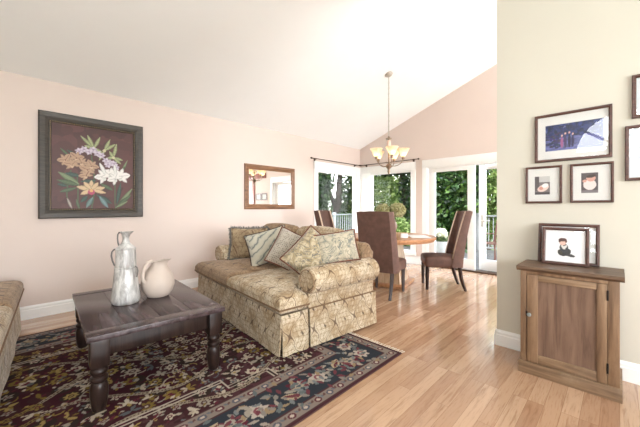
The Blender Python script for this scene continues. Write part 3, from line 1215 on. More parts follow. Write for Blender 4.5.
def make_loveseat(label):
    t = thing('loveseat', label, 'loveseat', group=None)
    W2 = SW / 2

    def X(u):
        return u - SD / 2

    def Y(v):
        return v - W2
    # hidden carcass
    G().box(X(0.03), X(1.14), Y(0.03), Y(SW - 0.03), 0.03, 0.33, 0.01).build('base', M_damask, t)
    # skirt: cloth panels with kick pleats at the corners and between the seats
    g = G()

    def panel(p0, p1, z0=0.012, z1=0.335, out=(0, 0), wave=0.006):
        n = 14
        rows = []
        for j in range(5):
            z = z1 + (z0 - z1) * j / 4
            row = []
            for i in range(n + 1):
                s = i / n
                k = (j / 4)
                w = wave * math.sin(s * 3 * PI + 0.6) * k + 0.018 * k
                x = p0[0] + (p1[0] - p0[0]) * s + out[0] * w
                y = p0[1] + (p1[1] - p0[1]) * s + out[1] * w
                row.append(g.bm.verts.new((x, y, z)))
            rows.append(row)
        back = [[g.bm.verts.new((v.co.x - out[0] * 0.012, v.co.y - out[1] * 0.012, v.co.z)) for v in r] for r in rows]
        for a in (rows, back):
            for j in range(4):
                for i in range(n):
                    g.bm.faces.new((a[j][i], a[j][i + 1], a[j + 1][i + 1], a[j + 1][i]))
        for i in range(n):
            for j in (0, 4):
                g.bm.faces.new((rows[j][i], rows[j][i + 1], back[j][i + 1], back[j][i]))
        for j in range(4):
            for i in (0, n):
                g.bm.faces.new((rows[j][i], rows[j + 1][i], back[j + 1][i], back[j][i]))
    pl = 0.006
    for s in (-1, 1):
        y0, y1 = (Y(0.0 + pl), Y(W2 - pl)) if s < 0 else (Y(W2 + pl), Y(SW - pl))
        panel((X(0), y0), (X(0), y1), out=(-1, 0))
        ye = Y(0) if s < 0 else Y(SW)
        panel((X(0.004), ye), (X(0.265), ye), out=(0, s))
        panel((X(0.285), ye), (X(SD - 0.01), ye), out=(0, s), wave=0.003)
    panel((X(SD), Y(0.01)), (X(SD), Y(SW - 0.01)), out=(1, 0))
    g.build('skirt', M_damask, t)
    for ye in (Y(0.0), Y(SW)):
        s = -1 if ye < 0 else 1
        g = G()
        g.tube([(X(0.28), ye + s * 0.002, 0.338), (X(SD), ye + s * 0.002, 0.338)], 0.006, 6)
        g.build('welt', M_piping, t)
    # seat cushions, T shaped: they run out in front of the arms
    for s in (-1, 1):
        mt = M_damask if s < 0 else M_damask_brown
        g = G()
        yc0, yc1 = (Y(0.165), Y(W2 - 0.004)) if s < 0 else (Y(W2 + 0.004), Y(SW - 0.165))
        ye0, ye1 = (Y(-0.026), yc1) if s < 0 else (yc0, Y(SW + 0.026))
        # one surface: T outline swept through a rounded edge profile, with a crowned top
        xf, xm, xb = X(-0.034), X(0.262), X(0.90)
        nx, ny = 30, 26
        xs = [xf + (xb - xf) * (0.5 - 0.5 * math.cos(PI * i / nx)) for i in range(nx + 1)]
        z0, zt, rd = 0.338, 0.492, 0.066
        ztop, zbot, = {}, {}

        def edge(x, y):
            def width(xx):
                return (ye0, ye1) if xx <= xm else (yc0, yc1)
            a, b = width(x)
            d = min(x - xf, xb - x, y - a, b - y)
            if x <= xm:                       # the ear is free along its back edge as well
                inner = (y < yc0) if s < 0 else (y > yc1)
                if inner:
                    d = min(d, xm - x)
            return d
        cols = []
        for i, x in enumerate(xs):
            a, b = (ye0, ye1) if x <= xm else (yc0, yc1)
            cols.append((x, a, b))
        # add the shoulder row twice so the ear ends square
        rows = []
        for i, (x, a, b) in enumerate(cols):
            rows.append((x, a, b))
            if i + 1 < len(cols) and x <= xm < cols[i + 1][0]:
                rows.append((xm, ye0, ye1))
                rows.append((xm + 0.001, yc0, yc1))
        top, bot = [], []
        for (x, a, b) in rows:
            tr, br_ = [], []
            for j in range(ny + 1):
                y = a + (b - a) * (0.5 - 0.5 * math.cos(PI * j / ny))
                d = max(0.0, edge(x, y))
                hgt = (zt - z0) / 2
                k = 1.0 if d >= rd else math.sqrt(max(0, 1 - ((rd - d) / rd) ** 2))
                cu = ((x - xf) / (xb - xf) - .5) * 2
                cw = ((y - a) / (b - a) - .5) * 2
                crown = 0.058 * (1 - cu ** 2) * (1 - cw ** 2) + 0.006 * math.sin(9 * cu + 4 * cw) * (1 - cu * cu) * (1 - cw * cw)
                zc = (z0 + zt) / 2
                tr.append(g.bm.verts.new((x, y, zc + hgt * (0.12 + 0.88 * k) + crown)))
                br_.append(g.bm.verts.new((x, y, zc - hgt * (0.35 + 0.65 * k))))
            top.append(tr)
            bot.append(br_)
        nr = len(rows)
        for i in range(nr - 1):
            for j in range(ny):
                g.bm.faces.new((top[i][j], top[i + 1][j], top[i + 1][j + 1], top[i][j + 1]))
                g.bm.faces.new((bot[i][j], bot[i][j + 1], bot[i + 1][j + 1], bot[i + 1][j]))
            for j in (0, ny):
                g.bm.faces.new((top[i][j], top[i + 1][j], bot[i + 1][j], bot[i][j]))
        for i in (0, nr - 1):
            for j in range(ny):
                g.bm.faces.new((top[i][j], top[i][j + 1], bot[i][j + 1], bot[i][j]))
        cu_ = g.build('seat_cushion', mt, t, smooth=60)
        g = G()
        if s < 0:
            loop = [(xm, ye0), (xf, ye0), (xf, ye1)]
        else:
            loop = [(xf, ye0), (xf, ye1), (xm, ye1)]
        dense = []
        for (p, q) in zip(loop, loop[1:]):
            dense += [(p[0] + (q[0] - p[0]) * k / 8, p[1] + (q[1] - p[1]) * k / 8, 0.388) for k in range(9)]
        g.tube(dense, 0.008, 6)
        g.build('piping', M_piping, cu_)
    # rolled arms
    for s in (-1, 1):
        c = Y(0.01) if s < 0 else Y(SW - 0.01)
        rad = 0.118
        zc = 0.575
        poly = []
        # outline in (y,z): roll, hanging outwards over the side panel
        for a in range(0, 361 - 90, 15):
            ang = R(-60 + a) if s < 0 else R(240 - a)
            poly.append((c + rad * math.cos(ang), zc + rad * math.sin(ang)))
        g = G()
        full = [(c + rad * math.cos(R(a)), zc + rad * 0.97 * math.sin(R(a))) for a in range(0, 360, 15)]
        g.prism(full, 'x', X(0.262), X(1.10), 0.022)
        pin = Y(0.165) if s < 0 else Y(SW - 0.165)
        pout = Y(0.0) if s < 0 else Y(SW)
        lo, hi = min(pin, pout), max(pin, pout)
        g.box(X(0.272), X(1.12), lo, hi, 0.33, 0.60, 0.012)
        ar = g.build('arm', M_damask, t, smooth=50)
        g = G()
        g.tube([(X(0.260), c + 0.098 * math.cos(R(a)), zc + 0.095 * math.sin(R(a))) for a in range(0, 361, 20)], 0.006, 6)
        g.build('piping', M_damask_brown, ar)
    # back with rounded top
    g = G()
    prof = [(X(0.97), 0.32), (X(0.98), 0.70)] + [(X(1.065) + 0.085 * math.cos(R(a)), 0.74 + 0.10 * math.sin(R(a))) for a in range(180, -1, -20)] + [(X(1.14), 0.32)]
    g.prism(prof, 'y', Y(0.03), Y(SW - 0.03), 0.045)
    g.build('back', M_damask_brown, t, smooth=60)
    for s in (-1, 1):
        yc = Y(W2 / 2 + 0.08) if s < 0 else Y(SW - W2 / 2 - 0.08)
        g = G()
        g.soft((0, 0, 0), (0.17, W2 - 0.17, 0.46), 0.08, 10, (0.03, 0.04), MT((X(0.872), yc, 0.735), (0, R(8), 0)))
        g.build('back_cushion', M_damask_brown if s > 0 else M_damask, t, smooth=70)
    return t


P0 = Vector((1.522, 1.926, 0))
AX = Vector((0.995, -0.099, 0))
AY = Vector((0.099, 0.995, 0))


def sofa_pt(u, v, z=0.0):
    return P0 + AX * u + AY * v + Vector((0, 0, z))


ls = make_loveseat('cream and tan damask loveseat piled with cushions on the rug edge')
ls.location = sofa_pt(SD / 2, SW / 2, 0.012)
ls.rotation_euler = (0, 0, R(-5.7))
ls2 = copy_tree(ls)
ls2['label'] = 'damask loveseat without pillows at the photo left edge, facing the coffee table'
for o in (ls, ls2):
    o['group'] = 'matching damask loveseats'
# second seat mirrors the first across the coffee table
A2 = R(180 - 4.4)
fv = Vector((math.sin(R(4.4)), math.cos(R(4.4)), 0))      # along its front, away from the camera
nv = Vector((-math.cos(R(4.4)), math.sin(R(4.4)), 0))     # towards its back
pc = Vector((-0.015, 3.24, 0.012)) + nv * (SD / 2)
ls2.location = pc
ls2.rotation_euler = (0, 0, A2)
# on the turned copy the browner cushion must sit on the far side too
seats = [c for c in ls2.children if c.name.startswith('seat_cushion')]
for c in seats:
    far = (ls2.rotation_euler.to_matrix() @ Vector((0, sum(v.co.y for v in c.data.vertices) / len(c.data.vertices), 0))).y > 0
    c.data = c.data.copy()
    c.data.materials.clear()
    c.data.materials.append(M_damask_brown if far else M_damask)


# ------------------------------------------------------------------ throw pillows
def cloth(name, c1, c2, c3, kind):
    t = NT(name)
    tc = t.n('ShaderNodeTexCoord')
    co = tc.outputs['UV']
    if kind == 'wave':
        n = t.noise(co, 7, 3, 0.5, 1.0)
        sp = t.n('ShaderNodeSeparateXYZ')
        t.l(co, sp.inputs[0])
        ph = t.math('ADD', t.math('MULTIPLY', t.math('SUBTRACT', sp.outputs[1], t.math('MULTIPLY', sp.outputs[0], 0.7)), 62.0), t.math('MULTIPLY', n, 9.0))
        w = t.math('SINE', ph)
        c = t.mix(t.step(w, -0.1, 0.5), c1, c2)
        c = t.mix(t.step(w, 0.78, 0.95), c, c3)
    elif kind == 'dots':
        v = t.n('ShaderNodeTexVoronoi')
        t.l(co, v.inputs['Vector'])
        v.inputs['Scale'].default_value = 52
        v.inputs['Randomness'].default_value = 0.35
        c = t.mix(t.step(v.outputs['Distance'], 0.22, 0.36), c3, t.mix(t.noise(co, 20, 2), c1, c2))
    else:
        n = t.noise(co, 13, 3, 0.55, 1.6)
        c = t.mix(t.step(n, 0.4, 0.6), c1, c2)
        e = t.math('ABSOLUTE', t.math('SUBTRACT', t.noise(co, 10, 2, 0.5, 2.2), 0.5))
        c = t.mix(t.math('SUBTRACT', 1.0, t.step(e, 0.012, 0.04)), c, c3)
    t.base(c)
    t.rough(0.85)
    t.b.inputs['Sheen Weight'].default_value = 0.3
    t.bump(t.noise(co, 150, 2), 0.3, 0.004)
    return t.m


M_fringe = plain('dark_cord', S(74, 60, 52), 0.85, bump=0.4, bscale=200)
M_cord = plain('brown_cord', S(112, 66, 48), 0.8, bump=0.4, bscale=200)
M_greyfr = plain('grey_fringe', S(112, 110, 106), 0.85, bump=0.4, bscale=200)


def throw(label, mat, tmat, w, h, t, u, v, z, yaw, lean, roll, fringe=False, trim='cord_trim'):
    p = sofa_pt(u, v, z)
    o = thing('throw_pillow', label, 'pillow', p, group='throw pillows on the loveseat')
    M = Euler((0, 0, R(yaw))).to_matrix() @ Euler((R(lean), 0, 0)).to_matrix() @ Euler((0, R(roll), 0)).to_matrix()
    o.rotation_euler = M.to_euler()
    G().pillow(w, h, t).build('pillow_cover', mat, o, smooth=80)
    g = G()
    n = 14
    loop = []
    pin = 0.06

    def E(u_, v_):
        return (u_ * w / 2 * (1 - pin * (1 - v_ * v_)), 0, v_ * h / 2 * (1 - pin * (1 - u_ * u_)))
    for i in range(n):
        loop.append(E(-1 + 2 * i / n, -1))
    for i in range(n):
        loop.append(E(1, -1 + 2 * i / n))
    for i in range(n):
        loop.append(E(1 - 2 * i / n, 1))
    for i in range(n + 1):
        loop.append(E(-1, 1 - 2 * i / n))
    g.tube(loop, 0.0075, 6)
    if fringe:
        for a, b in zip(loop, loop[1:]):
            for q in range(3):
                k = (q + .5) / 3
                x, z_ = a[0] + (b[0] - a[0]) * k, a[2] + (b[2] - a[2]) * k
                d = Vector((x, 0, z_)).normalized()
                if abs(x) > abs(z_) * w / h:
                    d = Vector((math.copysign(1, x), 0, rr.uniform(-.3, .3)))
                else:
                    d = Vector((rr.uniform(-.3, .3), 0, math.copysign(1, z_)))
                e = Vector((x, 0, z_)) + d * rr.uniform(.022, .034)
                g.tube([(x, 0, z_), (e.x, rr.uniform(-.008, .008), e.z)], [0.006, 0.004], 4)
    g.build('fringe' if fringe else trim, tmat, o, uv=False)
    return o


c_p1 = damask('tapestry_pillow', S(150, 126, 98), S(186, 166, 134), S(92, 62, 44), (0.42, 0.46))
c_p2 = cloth('wave_pillow', S(196, 190, 172), S(172, 170, 156), S(112, 114, 112), 'wave')
c_p3 = cloth('dotted_pillow', S(196, 186, 170), S(172, 160, 144), S(92, 88, 86), 'dots')
c_p4 = cloth('leafy_pillow', S(192, 176, 146), S(150, 132, 100), S(112, 108, 98), 'floral')
c_p5 = cloth('floral_pillow', S(196, 184, 160), S(168, 160, 140), S(120, 122, 116), 'floral')
throw('square fringed tapestry pillow leaning in the loveseat far corner', c_p1, M_greyfr, 0.50, 0.42, 0.17, 0.56, 1.68, 0.735, -42, -12, 0, True)
throw('pale grey pillow with wavy stripes and dark cord, second from far corner', c_p2, M_fringe, 0.50, 0.40, 0.17, 0.53, 1.11, 0.755, -40, -20, -16)
throw('grey beige pillow with small dark dots, standing between wavy and leafy pillows', c_p3, M_cord, 0.36, 0.41, 0.16, 0.50, 0.64, 0.765, -40, -22, 26)
throw('tan leafy pillow with brown cord propped against the near rolled arm', c_p4, M_cord, 0.42, 0.46, 0.17, 0.50, 0.24, 0.755, -40, -26, 42)
throw('pale floral pillow leaning on the loveseat back above the near arm', c_p5, M_cord, 0.40, 0.30, 0.13, 0.665, 0.07, 0.835, -50, -22, -10)

# ------------------------------------------------------------------ dining table
dt = thing('dining_table', 'round oak pedestal dining table beneath the chandelier', 'dining table', (4.29, 2.66, 0))
G().lathe([(0, 0.69), (0.66, 0.69), (0.688, 0.694), (0.694, 0.712), (0.715, 0.720), (0.722, 0.735), (0.722, 0.752), (0.714, 0.760), (0, 0.760)], n=64).build('tabletop', M_oak, dt)
M_ped = wood('pedestal_wood', S(176, 140, 106), S(204, 172, 140), S(220, 194, 166), 'Z', 1.0, 0.25, 0.03, coat=0.5)
g = G()
rot = MT((0, 0, 0), (0, 0, R(14)))
a, b = 0.25, 0.17
vs = [g.bm.verts.new(p) for p in ((-a, -a, .05), (a, -a, .05), (a, a, .05), (-a, a, .05), (-b, -b, .69), (b, -b, .69), (b, b, .69), (-b, b, .69))]
for f in ((3, 2, 1, 0), (4, 5, 6, 7), (0, 1, 5, 4), (1, 2, 6, 5), (2, 3, 7, 6), (3, 0, 4, 7)):
    g.bm.faces.new([vs[i] for i in f])
bmesh.ops.transform(g.bm, matrix=rot, verts=g.bm.verts)
g.build('pedestal', M_ped, dt, smooth=0)
g = G()
g.box(-0.33, 0.33, -0.33, 0.33, 0.0, 0.05, 0.008, rot)
g.build('plinth', M_oak, dt)

# things on the table
M_taupe = plain('taupe_glazed_clay', S(136, 106, 94), 0.4, var=0.08, nscale=12)
vase = thing('flower_vase', 'taupe urn holding round heads of dried hydrangea on dining table', 'vase', (4.19, 2.555, 0.7605))
G().lathe([(0, 0), (0.055, 0), (0.060, 0.012), (0.045, 0.03), (0.062, 0.07), (0.088, 0.13), (0.092, 0.17), (0.080, 0.21), (0.068, 0.235), (0.082, 0.255), (0.076, 0.256), (0.060, 0.235), (0.06, 0.2)], n=32).build('urn', M_taupe, vase)
G().lathe([(0, 0), (0.075, 0), (0.085, -0.008), (0.0, -0.009)], (0, 0, 0.010), 24).bm.free()


def flower_head(c, r, n, seed, mat, parent, name='flower_head', size=0.022):
    q = np.random.RandomState(seed)
    d = q.normal(size=(n, 3))
    d /= np.linalg.norm(d, axis=1)[:, None]
    rad = r * (0.72 + 0.28 * q.rand(n))
    p = np.array(c) + d * rad[:, None] * np.array([1, 1, 0.88])
    return petals(p, d, size, q, mat, parent, name)


def petals(p, d, size, q, mat, parent, name, jitter=0.7):
    n = len(p)
    nn = d + q.normal(size=(n, 3)) * jitter
    nn /= np.linalg.norm(nn, axis=1)[:, None]
    t = np.cross(nn, q.normal(size=(n, 3)))
    t /= np.linalg.norm(t, axis=1)[:, None]
    b = np.cross(nn, t)
    s = (size * (0.7 + 0.6 * q.rand(n)))[:, None]
    V = np.stack([p - t * s, p + b * s * 0.5 + nn * s * .12, p + t * s, p - b * s * 0.5 + nn * s * .12], 1).reshape(-1, 3)
    F = np.arange(n * 4, dtype=np.int32)
    me = bpy.data.meshes.new(name)
    me.vertices.add(n * 4)
    me.vertices.foreach_set('co', V.ravel())
    me.loops.add(n * 4)
    me.loops.foreach_set('vertex_index', F)
    me.polygons.add(n)
    me.polygons.foreach_set('loop_start', np.arange(0, n * 4, 4, dtype=np.int32))
    me.update(calc_edges=True)
    me.materials.append(mat)
    o = bpy.data.objects.new(name, me)
    COL.objects.link(o)
    if parent is not None:
        o.parent = parent
    return o


M_hyd = leaf_mat('dried_hydrangea', S(142, 142, 86), S(190, 184, 134), S(222, 214, 174))
M_leafd = leaf_mat('bouquet_leaves', S(52, 70, 34), S(82, 100, 52), S(120, 132, 80))
flower_head((0.06, -0.075, 0.41), 0.13, 900, 3, M_hyd, vase)
flower_head((-0.085, 0.09, 0.42), 0.105, 700, 4, M_hyd, vase)
flower_head((0.0, 0.01, 0.34), 0.085, 260, 5, M_leafd, vase, 'leaves', 0.034)
g = G()
for (x, y, z) in ((0.06, -0.075, 0.38), (-0.085, 0.09, 0.38), (0.0, 0.01, 0.30), (0.03, -0.02, 0.33)):
    g.tube([(0, 0, 0.10), (x * .4, y * .4, 0.24), (x, y, z)], 0.004, 5)
g.build('stem', plain('dry_stem', S(98, 92, 56), 0.7), vase)
M_paper = plain('white_paper', S(240, 240, 240), 0.35, var=0.01)
pap = thing('place_mat', 'flat white place mat near the right rim of dining table', 'place mat', (4.44, 2.22, 0.7605), R(38))
G().box(-0.21, 0.21, -0.14, 0.14, 0, 0.008, 0.003).build('mat', M_paper, pap)
G().box(-0.19, 0.19, -0.12, 0.12, 0.0082, 0.012, 0.001).build('folded_sheet', M_paper, pap)
nap = thing('napkin', 'small folded white napkin beside the vase on dining table', 'napkin', (4.16, 2.31, 0.7605), R(20))
g = G()
g.prism([(-0.055, 0), (0.055, 0), (0.012, 0.062), (-0.012, 0.062)], 'y', -0.05, 0.05, 0.006)
g.build('folded_cloth', M_paper, nap)

# ------------------------------------------------------------------ dining chairs
def make_chair(label):
    """front faces local +x; origin under the seat centre"""
    t = thing('dining_chair', label, 'chair', group='brown upholstered dining chairs')
    w = 0.262
    g = G()
    g.soft((0, 0, 0), (0.50, 0.51, 0.15), 0.045, 10, (0.028, 0), MT((0.035, 0, 0.408)))
    g.build('seat', M_chair, t, smooth=60)
    # winged back: a thin U in plan, leaning backwards
    def outline(k):
        """U-shaped plan at height fraction k: back panel with wings coming forward"""
        wing = 0.135 - 0.06 * k
        ww = w + 0.005 - 0.012 * k
        th = 0.05
        outer = [(wing, -ww), (0.02, -ww), (-0.025, -ww + 0.03), (-0.034, 0), (-0.025, ww - 0.03), (0.02, ww), (wing, ww)]
        inner = [(wing, ww - th), (0.045, ww - th - 0.01), (0.022, ww - th - 0.05), (0.014, 0), (0.022, -ww + th + 0.05), (0.045, -ww + th + 0.01), (wing, -ww + th)]
        return outer + inner
    g = G()
    rows = []
    N = 9
    for i in range(N):
        k = i / (N - 1)
        z = 0.345 + (1.155 - 0.345) * k
        off = -0.215 - 0.135 * k ** 1.35
        rows.append([g.bm.verts.new((x + off, y, z + (0.012 if (k == 1 and 3 <= n_ <= 3) else 0))) for n_, (x, y) in enumerate(outline(k))])
    m = len(rows[0])
    for a_, b_ in zip(rows, rows[1:]):
        for i in range(m):
            j = (i + 1) % m
            g.bm.faces.new((a_[i], a_[j], b_[j], b_[i]))
    g.bm.faces.new(rows[0])
    g.bm.faces.new(rows[-1])
    g.build('backrest', M_chair, t, smooth=35)
    for s in (-1, 1):  # strip coloured as the lit front edge of each wing
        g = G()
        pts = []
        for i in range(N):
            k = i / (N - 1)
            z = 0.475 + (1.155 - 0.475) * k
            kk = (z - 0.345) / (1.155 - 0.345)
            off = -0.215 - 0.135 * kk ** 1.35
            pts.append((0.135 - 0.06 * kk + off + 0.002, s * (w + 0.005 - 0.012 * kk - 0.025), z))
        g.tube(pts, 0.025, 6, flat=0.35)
        g.build('lit_edge', M_chairlitedge, t)
    for sx, sy in ((1, 1), (1, -1), (-1, 1), (-1, -1)):
        x, y = (0.245, 0.205) if sx > 0 else (-0.20, 0.205)
        if sx > 0:
            p = [(x, sy * y, 0.34), (x + 0.002, sy * y, 0.18), (x + 0.004, sy * y, 0.0)]
        else:
            p = [(x, sy * y, 0.36), (x - 0.02, sy * y, 0.20), (x - 0.055, sy * y, 0.08), (x - 0.085, sy * y, 0.0)]
        g = G()
        g.tube(p, [0.030, 0.026, 0.020] if sx > 0 else [0.030, 0.026, 0.022, 0.019], 4)
        g.build('leg', M_chairleg, t, smooth=0)
    return t


ch = make_chair('brown dining chair with its tall back turned to the loveseat')
ch.location = (3.70, 2.385, 0)
ch.rotation_euler = (0, 0, R(11))
c2 = copy_tree(ch)
c2['label'] = 'brown dining chair in side view in front of the patio door'
c2.location = (4.635, 1.94, 0)
c2.rotation_euler = (0, 0, R(124))
c3 = copy_tree(ch)
c3['label'] = 'brown dining chair on the far side of table by the left window'
c3.location = (4.08, 3.55, 0)
c3.rotation_euler = (0, 0, R(-72))

# ------------------------------------------------------------------ chandelier
ccz = 3.366
cl = thing('chandelier', 'five light bronze chandelier with amber glass shades over the dining table', 'chandelier', (4.29, 2.66, 0))
M_cbr = plain('antique_bronze', S(150, 128, 108), 0.35, 0.75)
M_copper = plain('pale_copper_glass', S(222, 190, 174), 0.3, 0.1)
tilt = MT((0, 0, ccz), (-math.atan(0.373), 0, 0))
G().lathe([(0, 0.0), (0.062, 0.0), (0.062, -0.012), (0.045, -0.03), (0.015, -0.036), (0, -0.036)], n=24, M=tilt).build('ceiling_canopy', M_nickel, cl)
g = G()
nz = 22
for i in range(nz):
    z = 2.36 + (ccz - 0.03 - 2.36) * (i + .5) / nz
    L = (ccz - 0.03 - 2.36) / nz
    ang = PI / 2 * (i % 2)
    pts = [(0.010 * math.cos(q) * math.cos(ang), 0.010 * math.cos(q) * math.sin(ang), z + (L * .62) * math.sin(q)) for q in [2 * PI * k / 10 for k in range(11)]]
    g.tube(pts, 0.0032, 5, cap=False)
g.tube([(0.004, 0.004, 2.34), (0.004, 0.004, ccz - 0.02)], 0.003, 5)
g.build('chain', M_nickel, cl)
g = G()
g.lathe([(0, 2.365), (0.012, 2.36), (0.018, 2.345), (0.050, 2.325), (0.048, 2.318), (0.014, 2.316), (0.012, 2.30)], n=24)
g.build('column_cap', M_cbr, cl)
g = G()
g.lathe([(0.012, 2.10), (0.014, 2.06), (0.012, 1.93), (0.030, 1.91), (0.050, 1.885), (0.046, 1.862), (0.024, 1.84), (0.016, 1.815), (0.024, 1.795), (0.016, 1.77), (0.007, 1.745), (0, 1.735)], n=24)
g.build('column', M_cbr, cl)
G().lathe([(0.012, 2.30), (0.028, 2.29), (0.034, 2.25), (0.034, 2.20), (0.026, 2.15), (0.014, 2.105), (0.012, 2.10)], n=24).build('glass_column', M_copper, cl)


def shade_mat():
    t = NT('amber_alabaster_glass')
    n = t.noise(t.coord(), 14, 4, 0.6, 1.0)
    c = t.ramp(n, [(0.3, S(250, 234, 206)), (0.7, S(255, 247, 232))])
    d = t.n('ShaderNodeBsdfDiffuse')
    tl = t.n('ShaderNodeBsdfTranslucent')
    t.l(c, d.inputs[0])
    t.l(c, tl.inputs[0])
    m = t.n('ShaderNodeMixShader')
    m.inputs[0].default_value = 0.65
    t.l(d.outputs[0], m.inputs[1])
    t.l(tl.outputs[0], m.inputs[2])
    t.l(m.outputs[0], t.out.inputs['Surface'])
    return t.m


M_shade = shade_mat()
M_bulb = NT('lit_bulb')
M_bulb.base((1, .85, .6, 1))
M_bulb.b.inputs['Emission Color'].default_value = (1.0, 0.88, 0.68, 1)
M_bulb.b.inputs['Emission Strength'].default_value = 14.0
M_bulb = M_bulb.m
for i in range(5):
    a = R(224.5 + 72 * i)
    dx, dy = math.cos(a), math.sin(a)
    rad = 0.225

    def AP(r, z):
        return (dx * r, dy * r, z)
    g = G()
    pts = bez(AP(0.03, 1.885), AP(0.12, 1.86), AP(0.20, 1.90), AP(rad, 1.985), 14)
    g.tube(pts, 0.006, 8)
    g.lathe([(0, 1.975), (0.018, 1.978), (0.024, 1.99), (0.020, 2.012), (0.030, 2.022), (0.0, 2.022)], (dx * rad, dy * rad, 0), 16)
    sp = [AP(0.055 + 0.028 * math.cos(q), 1.98 + 0.035 * math.sin(q)) for q in [0.3 * k for k in range(18)]]
    g.tube([AP(0.03, 1.93), AP(0.05, 1.945)] + sp[14:16], 0.004, 6)
    arm = g.build('arm', M_cbr, cl)
    g = G()
    g.lathe([(0.026, 2.020), (0.036, 2.035), (0.054, 2.062), (0.070, 2.098), (0.094, 2.136), (0.102, 2.148), (0.098, 2.149), (0.066, 2.100), (0.050, 2.063), (0.032, 2.038), (0.022, 2.024)], (dx * rad, dy * rad, 0), 28)
    g.build('lamp_shade', M_shade, arm)
    g = G()
    g.lathe([(0, 2.03), (0.012, 2.035), (0.020, 2.06), (0.022, 2.078), (0.014, 2.10), (0, 2.106)], (dx * rad, dy * rad, 0), 14)
    g.build('bulb', M_bulb, arm)

# ------------------------------------------------------------------ curtain rods
def rod(label, p0, p1, nrm):
    t = thing('curtain_rod', label, 'curtain rod', group='bronze curtain rods')
    p0, p1, n = Vector(p0), Vector(p1), Vector(nrm)
    d = (p1 - p0).normalized()
    G().tube([p0, p1], 0.0085, 10).build('rod', M_bronze, t)
    for p, s in ((p0, -1), (p1, 1)):
        g = G()
        Mx = Matrix.Translation(p) @ (d * s).to_track_quat('Z', 'Y').to_matrix().to_4x4()
        g.lathe([(0.0085, 0), (0.013, 0.006), (0.010, 0.014), (0.020, 0.030), (0.016, 0.046), (0, 0.055)], n=14, M=Mx)
        g.build('finial', M_bronze, t)
    for f in (0.07, 0.93):
        q = p0.lerp(p1, f)
        g = G()
        g.tube([q + Vector((0, 0, -0.012)), q - n * 0.052 + Vector((0, 0, -0.012))], 0.006, 8)
        c = q - n * 0.054
        ex = abs(d.x) * 0.02 + abs(n.x) * 0.004
        ey = abs(d.y) * 0.02 + abs(n.y) * 0.004
        g.box(c.x - ex, c.x + ex, c.y - ey, c.y + ey, c.z - 0.045, c.z + 0.02, 0.002)
        g.build('bracket', M_bronze, t)
    return t


rod('bronze curtain rod above the left wall window', (4.40, YL - 0.06, 2.235), (5.98, YL - 0.06, 2.235), (0, -1, 0))
rod('bronze curtain rod above the far wall window behind the chandelier', (XF - 0.06, 4.50, 2.235), (XF - 0.06, 3.06, 2.235), (-1, 0, 0))

# ------------------------------------------------------------------ orchid painting and mirror on the left wall
M_print = vcol('painted_canvas', 0.5)
M_char = wood('charcoal_frame', S(46, 42, 38), S(66, 60, 54), S(84, 76, 68), 'X', 2.0, 0.45, 0.05)
M_gold = plain('gilt_bead', S(186, 162, 112), 0.45, 0.2)
pw, ph = 1.035, 1.205
pt = thing('orchid_painting', 'large dark framed painting of orchids on maroon, hung on left wall', 'painting', (0.737, YL, 1.692))
g = G()
g.frame(pw, ph, [(0, 0.002), (0, 0.035), (0.012, 0.045), (0.055, 0.040), (0.085, 0.028), (0.092, 0.022), (0.105, 0.024), (0.112, 0.012), (0.112, 0.002), (0, 0.002)])
g.build('frame', M_char, pt, smooth=0)
g = G()
bw, bh = pw / 2 - 0.102, ph / 2 - 0.102
for i in range(40):
    for s in (-1, 1):
        x = -bw + 2 * bw * i / 39
        g.lathe([(0, -.006), (.006, 0), (0, .006)], (x, -0.026, s * bh), 6)
for i in range(47):
    for s in (-1, 1):
        z = -bh + 2 * bh * i / 46
        g.lathe([(0, -.006), (.006, 0), (0, .006)], (s * bw, -0.026, z), 6)
g.build('beading', M_gold, pt, uv=False)
aw, ah = pw - 0.224, ph - 0.224
cv = Canvas(aw, ah, 0.006, (84, 52, 50))
q = random.Random(5)
for i in range(160):
    k = q.uniform(.86, 1.12)
    cv.ell(q.uniform(0, aw), q.uniform(0, ah), q.uniform(.04, .16), q.uniform(.03, .1), q.uniform(0, 3), (86 * k, 54 * k, 52 * k))


def orchid(x, y, s, c, c2, lip, a0=PI / 2):
    sh = tuple(v * .82 for v in c)
    for k, L, wd in ((0, 1.0, .22), (2.1, 1.0, .22), (-2.1, 1.0, .22)):
        cv.leaf(x, y, s * L, s * wd, a0 + k, sh)
        cv.leaf(x, y, s * L * .9, s * wd * .6, a0 + k, c)
    for k in (1.1, -1.1):
        cv.leaf(x, y, s * 1.05, s * .34, a0 + k, c)
        cv.stroke([(x, y), (x + s * .85 * math.cos(a0 + k), y + s * .85 * math.sin(a0 + k))], .006, c2)
    cv.ell(x, y - s * .28, s * .2, s * .28, 0, lip)
    cv.ell(x, y - s * .12, s * .10, s * .10, 0, c2)


GRN = [(112, 134, 98), (86, 108, 80), (146, 158, 118), (70, 92, 74)]


def C(px, py):
    return ((px - 65) * aw / 310.0, (375 - py) * ah / 320.0)


def lf_(px, py, qx, qy, wd, c, vein=True):
    x, y = C(px, py)
    x2, y2 = C(qx, qy)
    a, L = math.atan2(y2 - y, x2 - x), math.hypot(x2 - x, y2 - y)
    cv.leaf(x, y, L, wd, a, tuple(v * .72 for v in c))
    cv.leaf(x, y, L, wd * .72, a, c)
    if vein:
        cv.stroke([(x, y), (x2, y2)], .004, tuple(min(255, v * 1.25) for v in c))


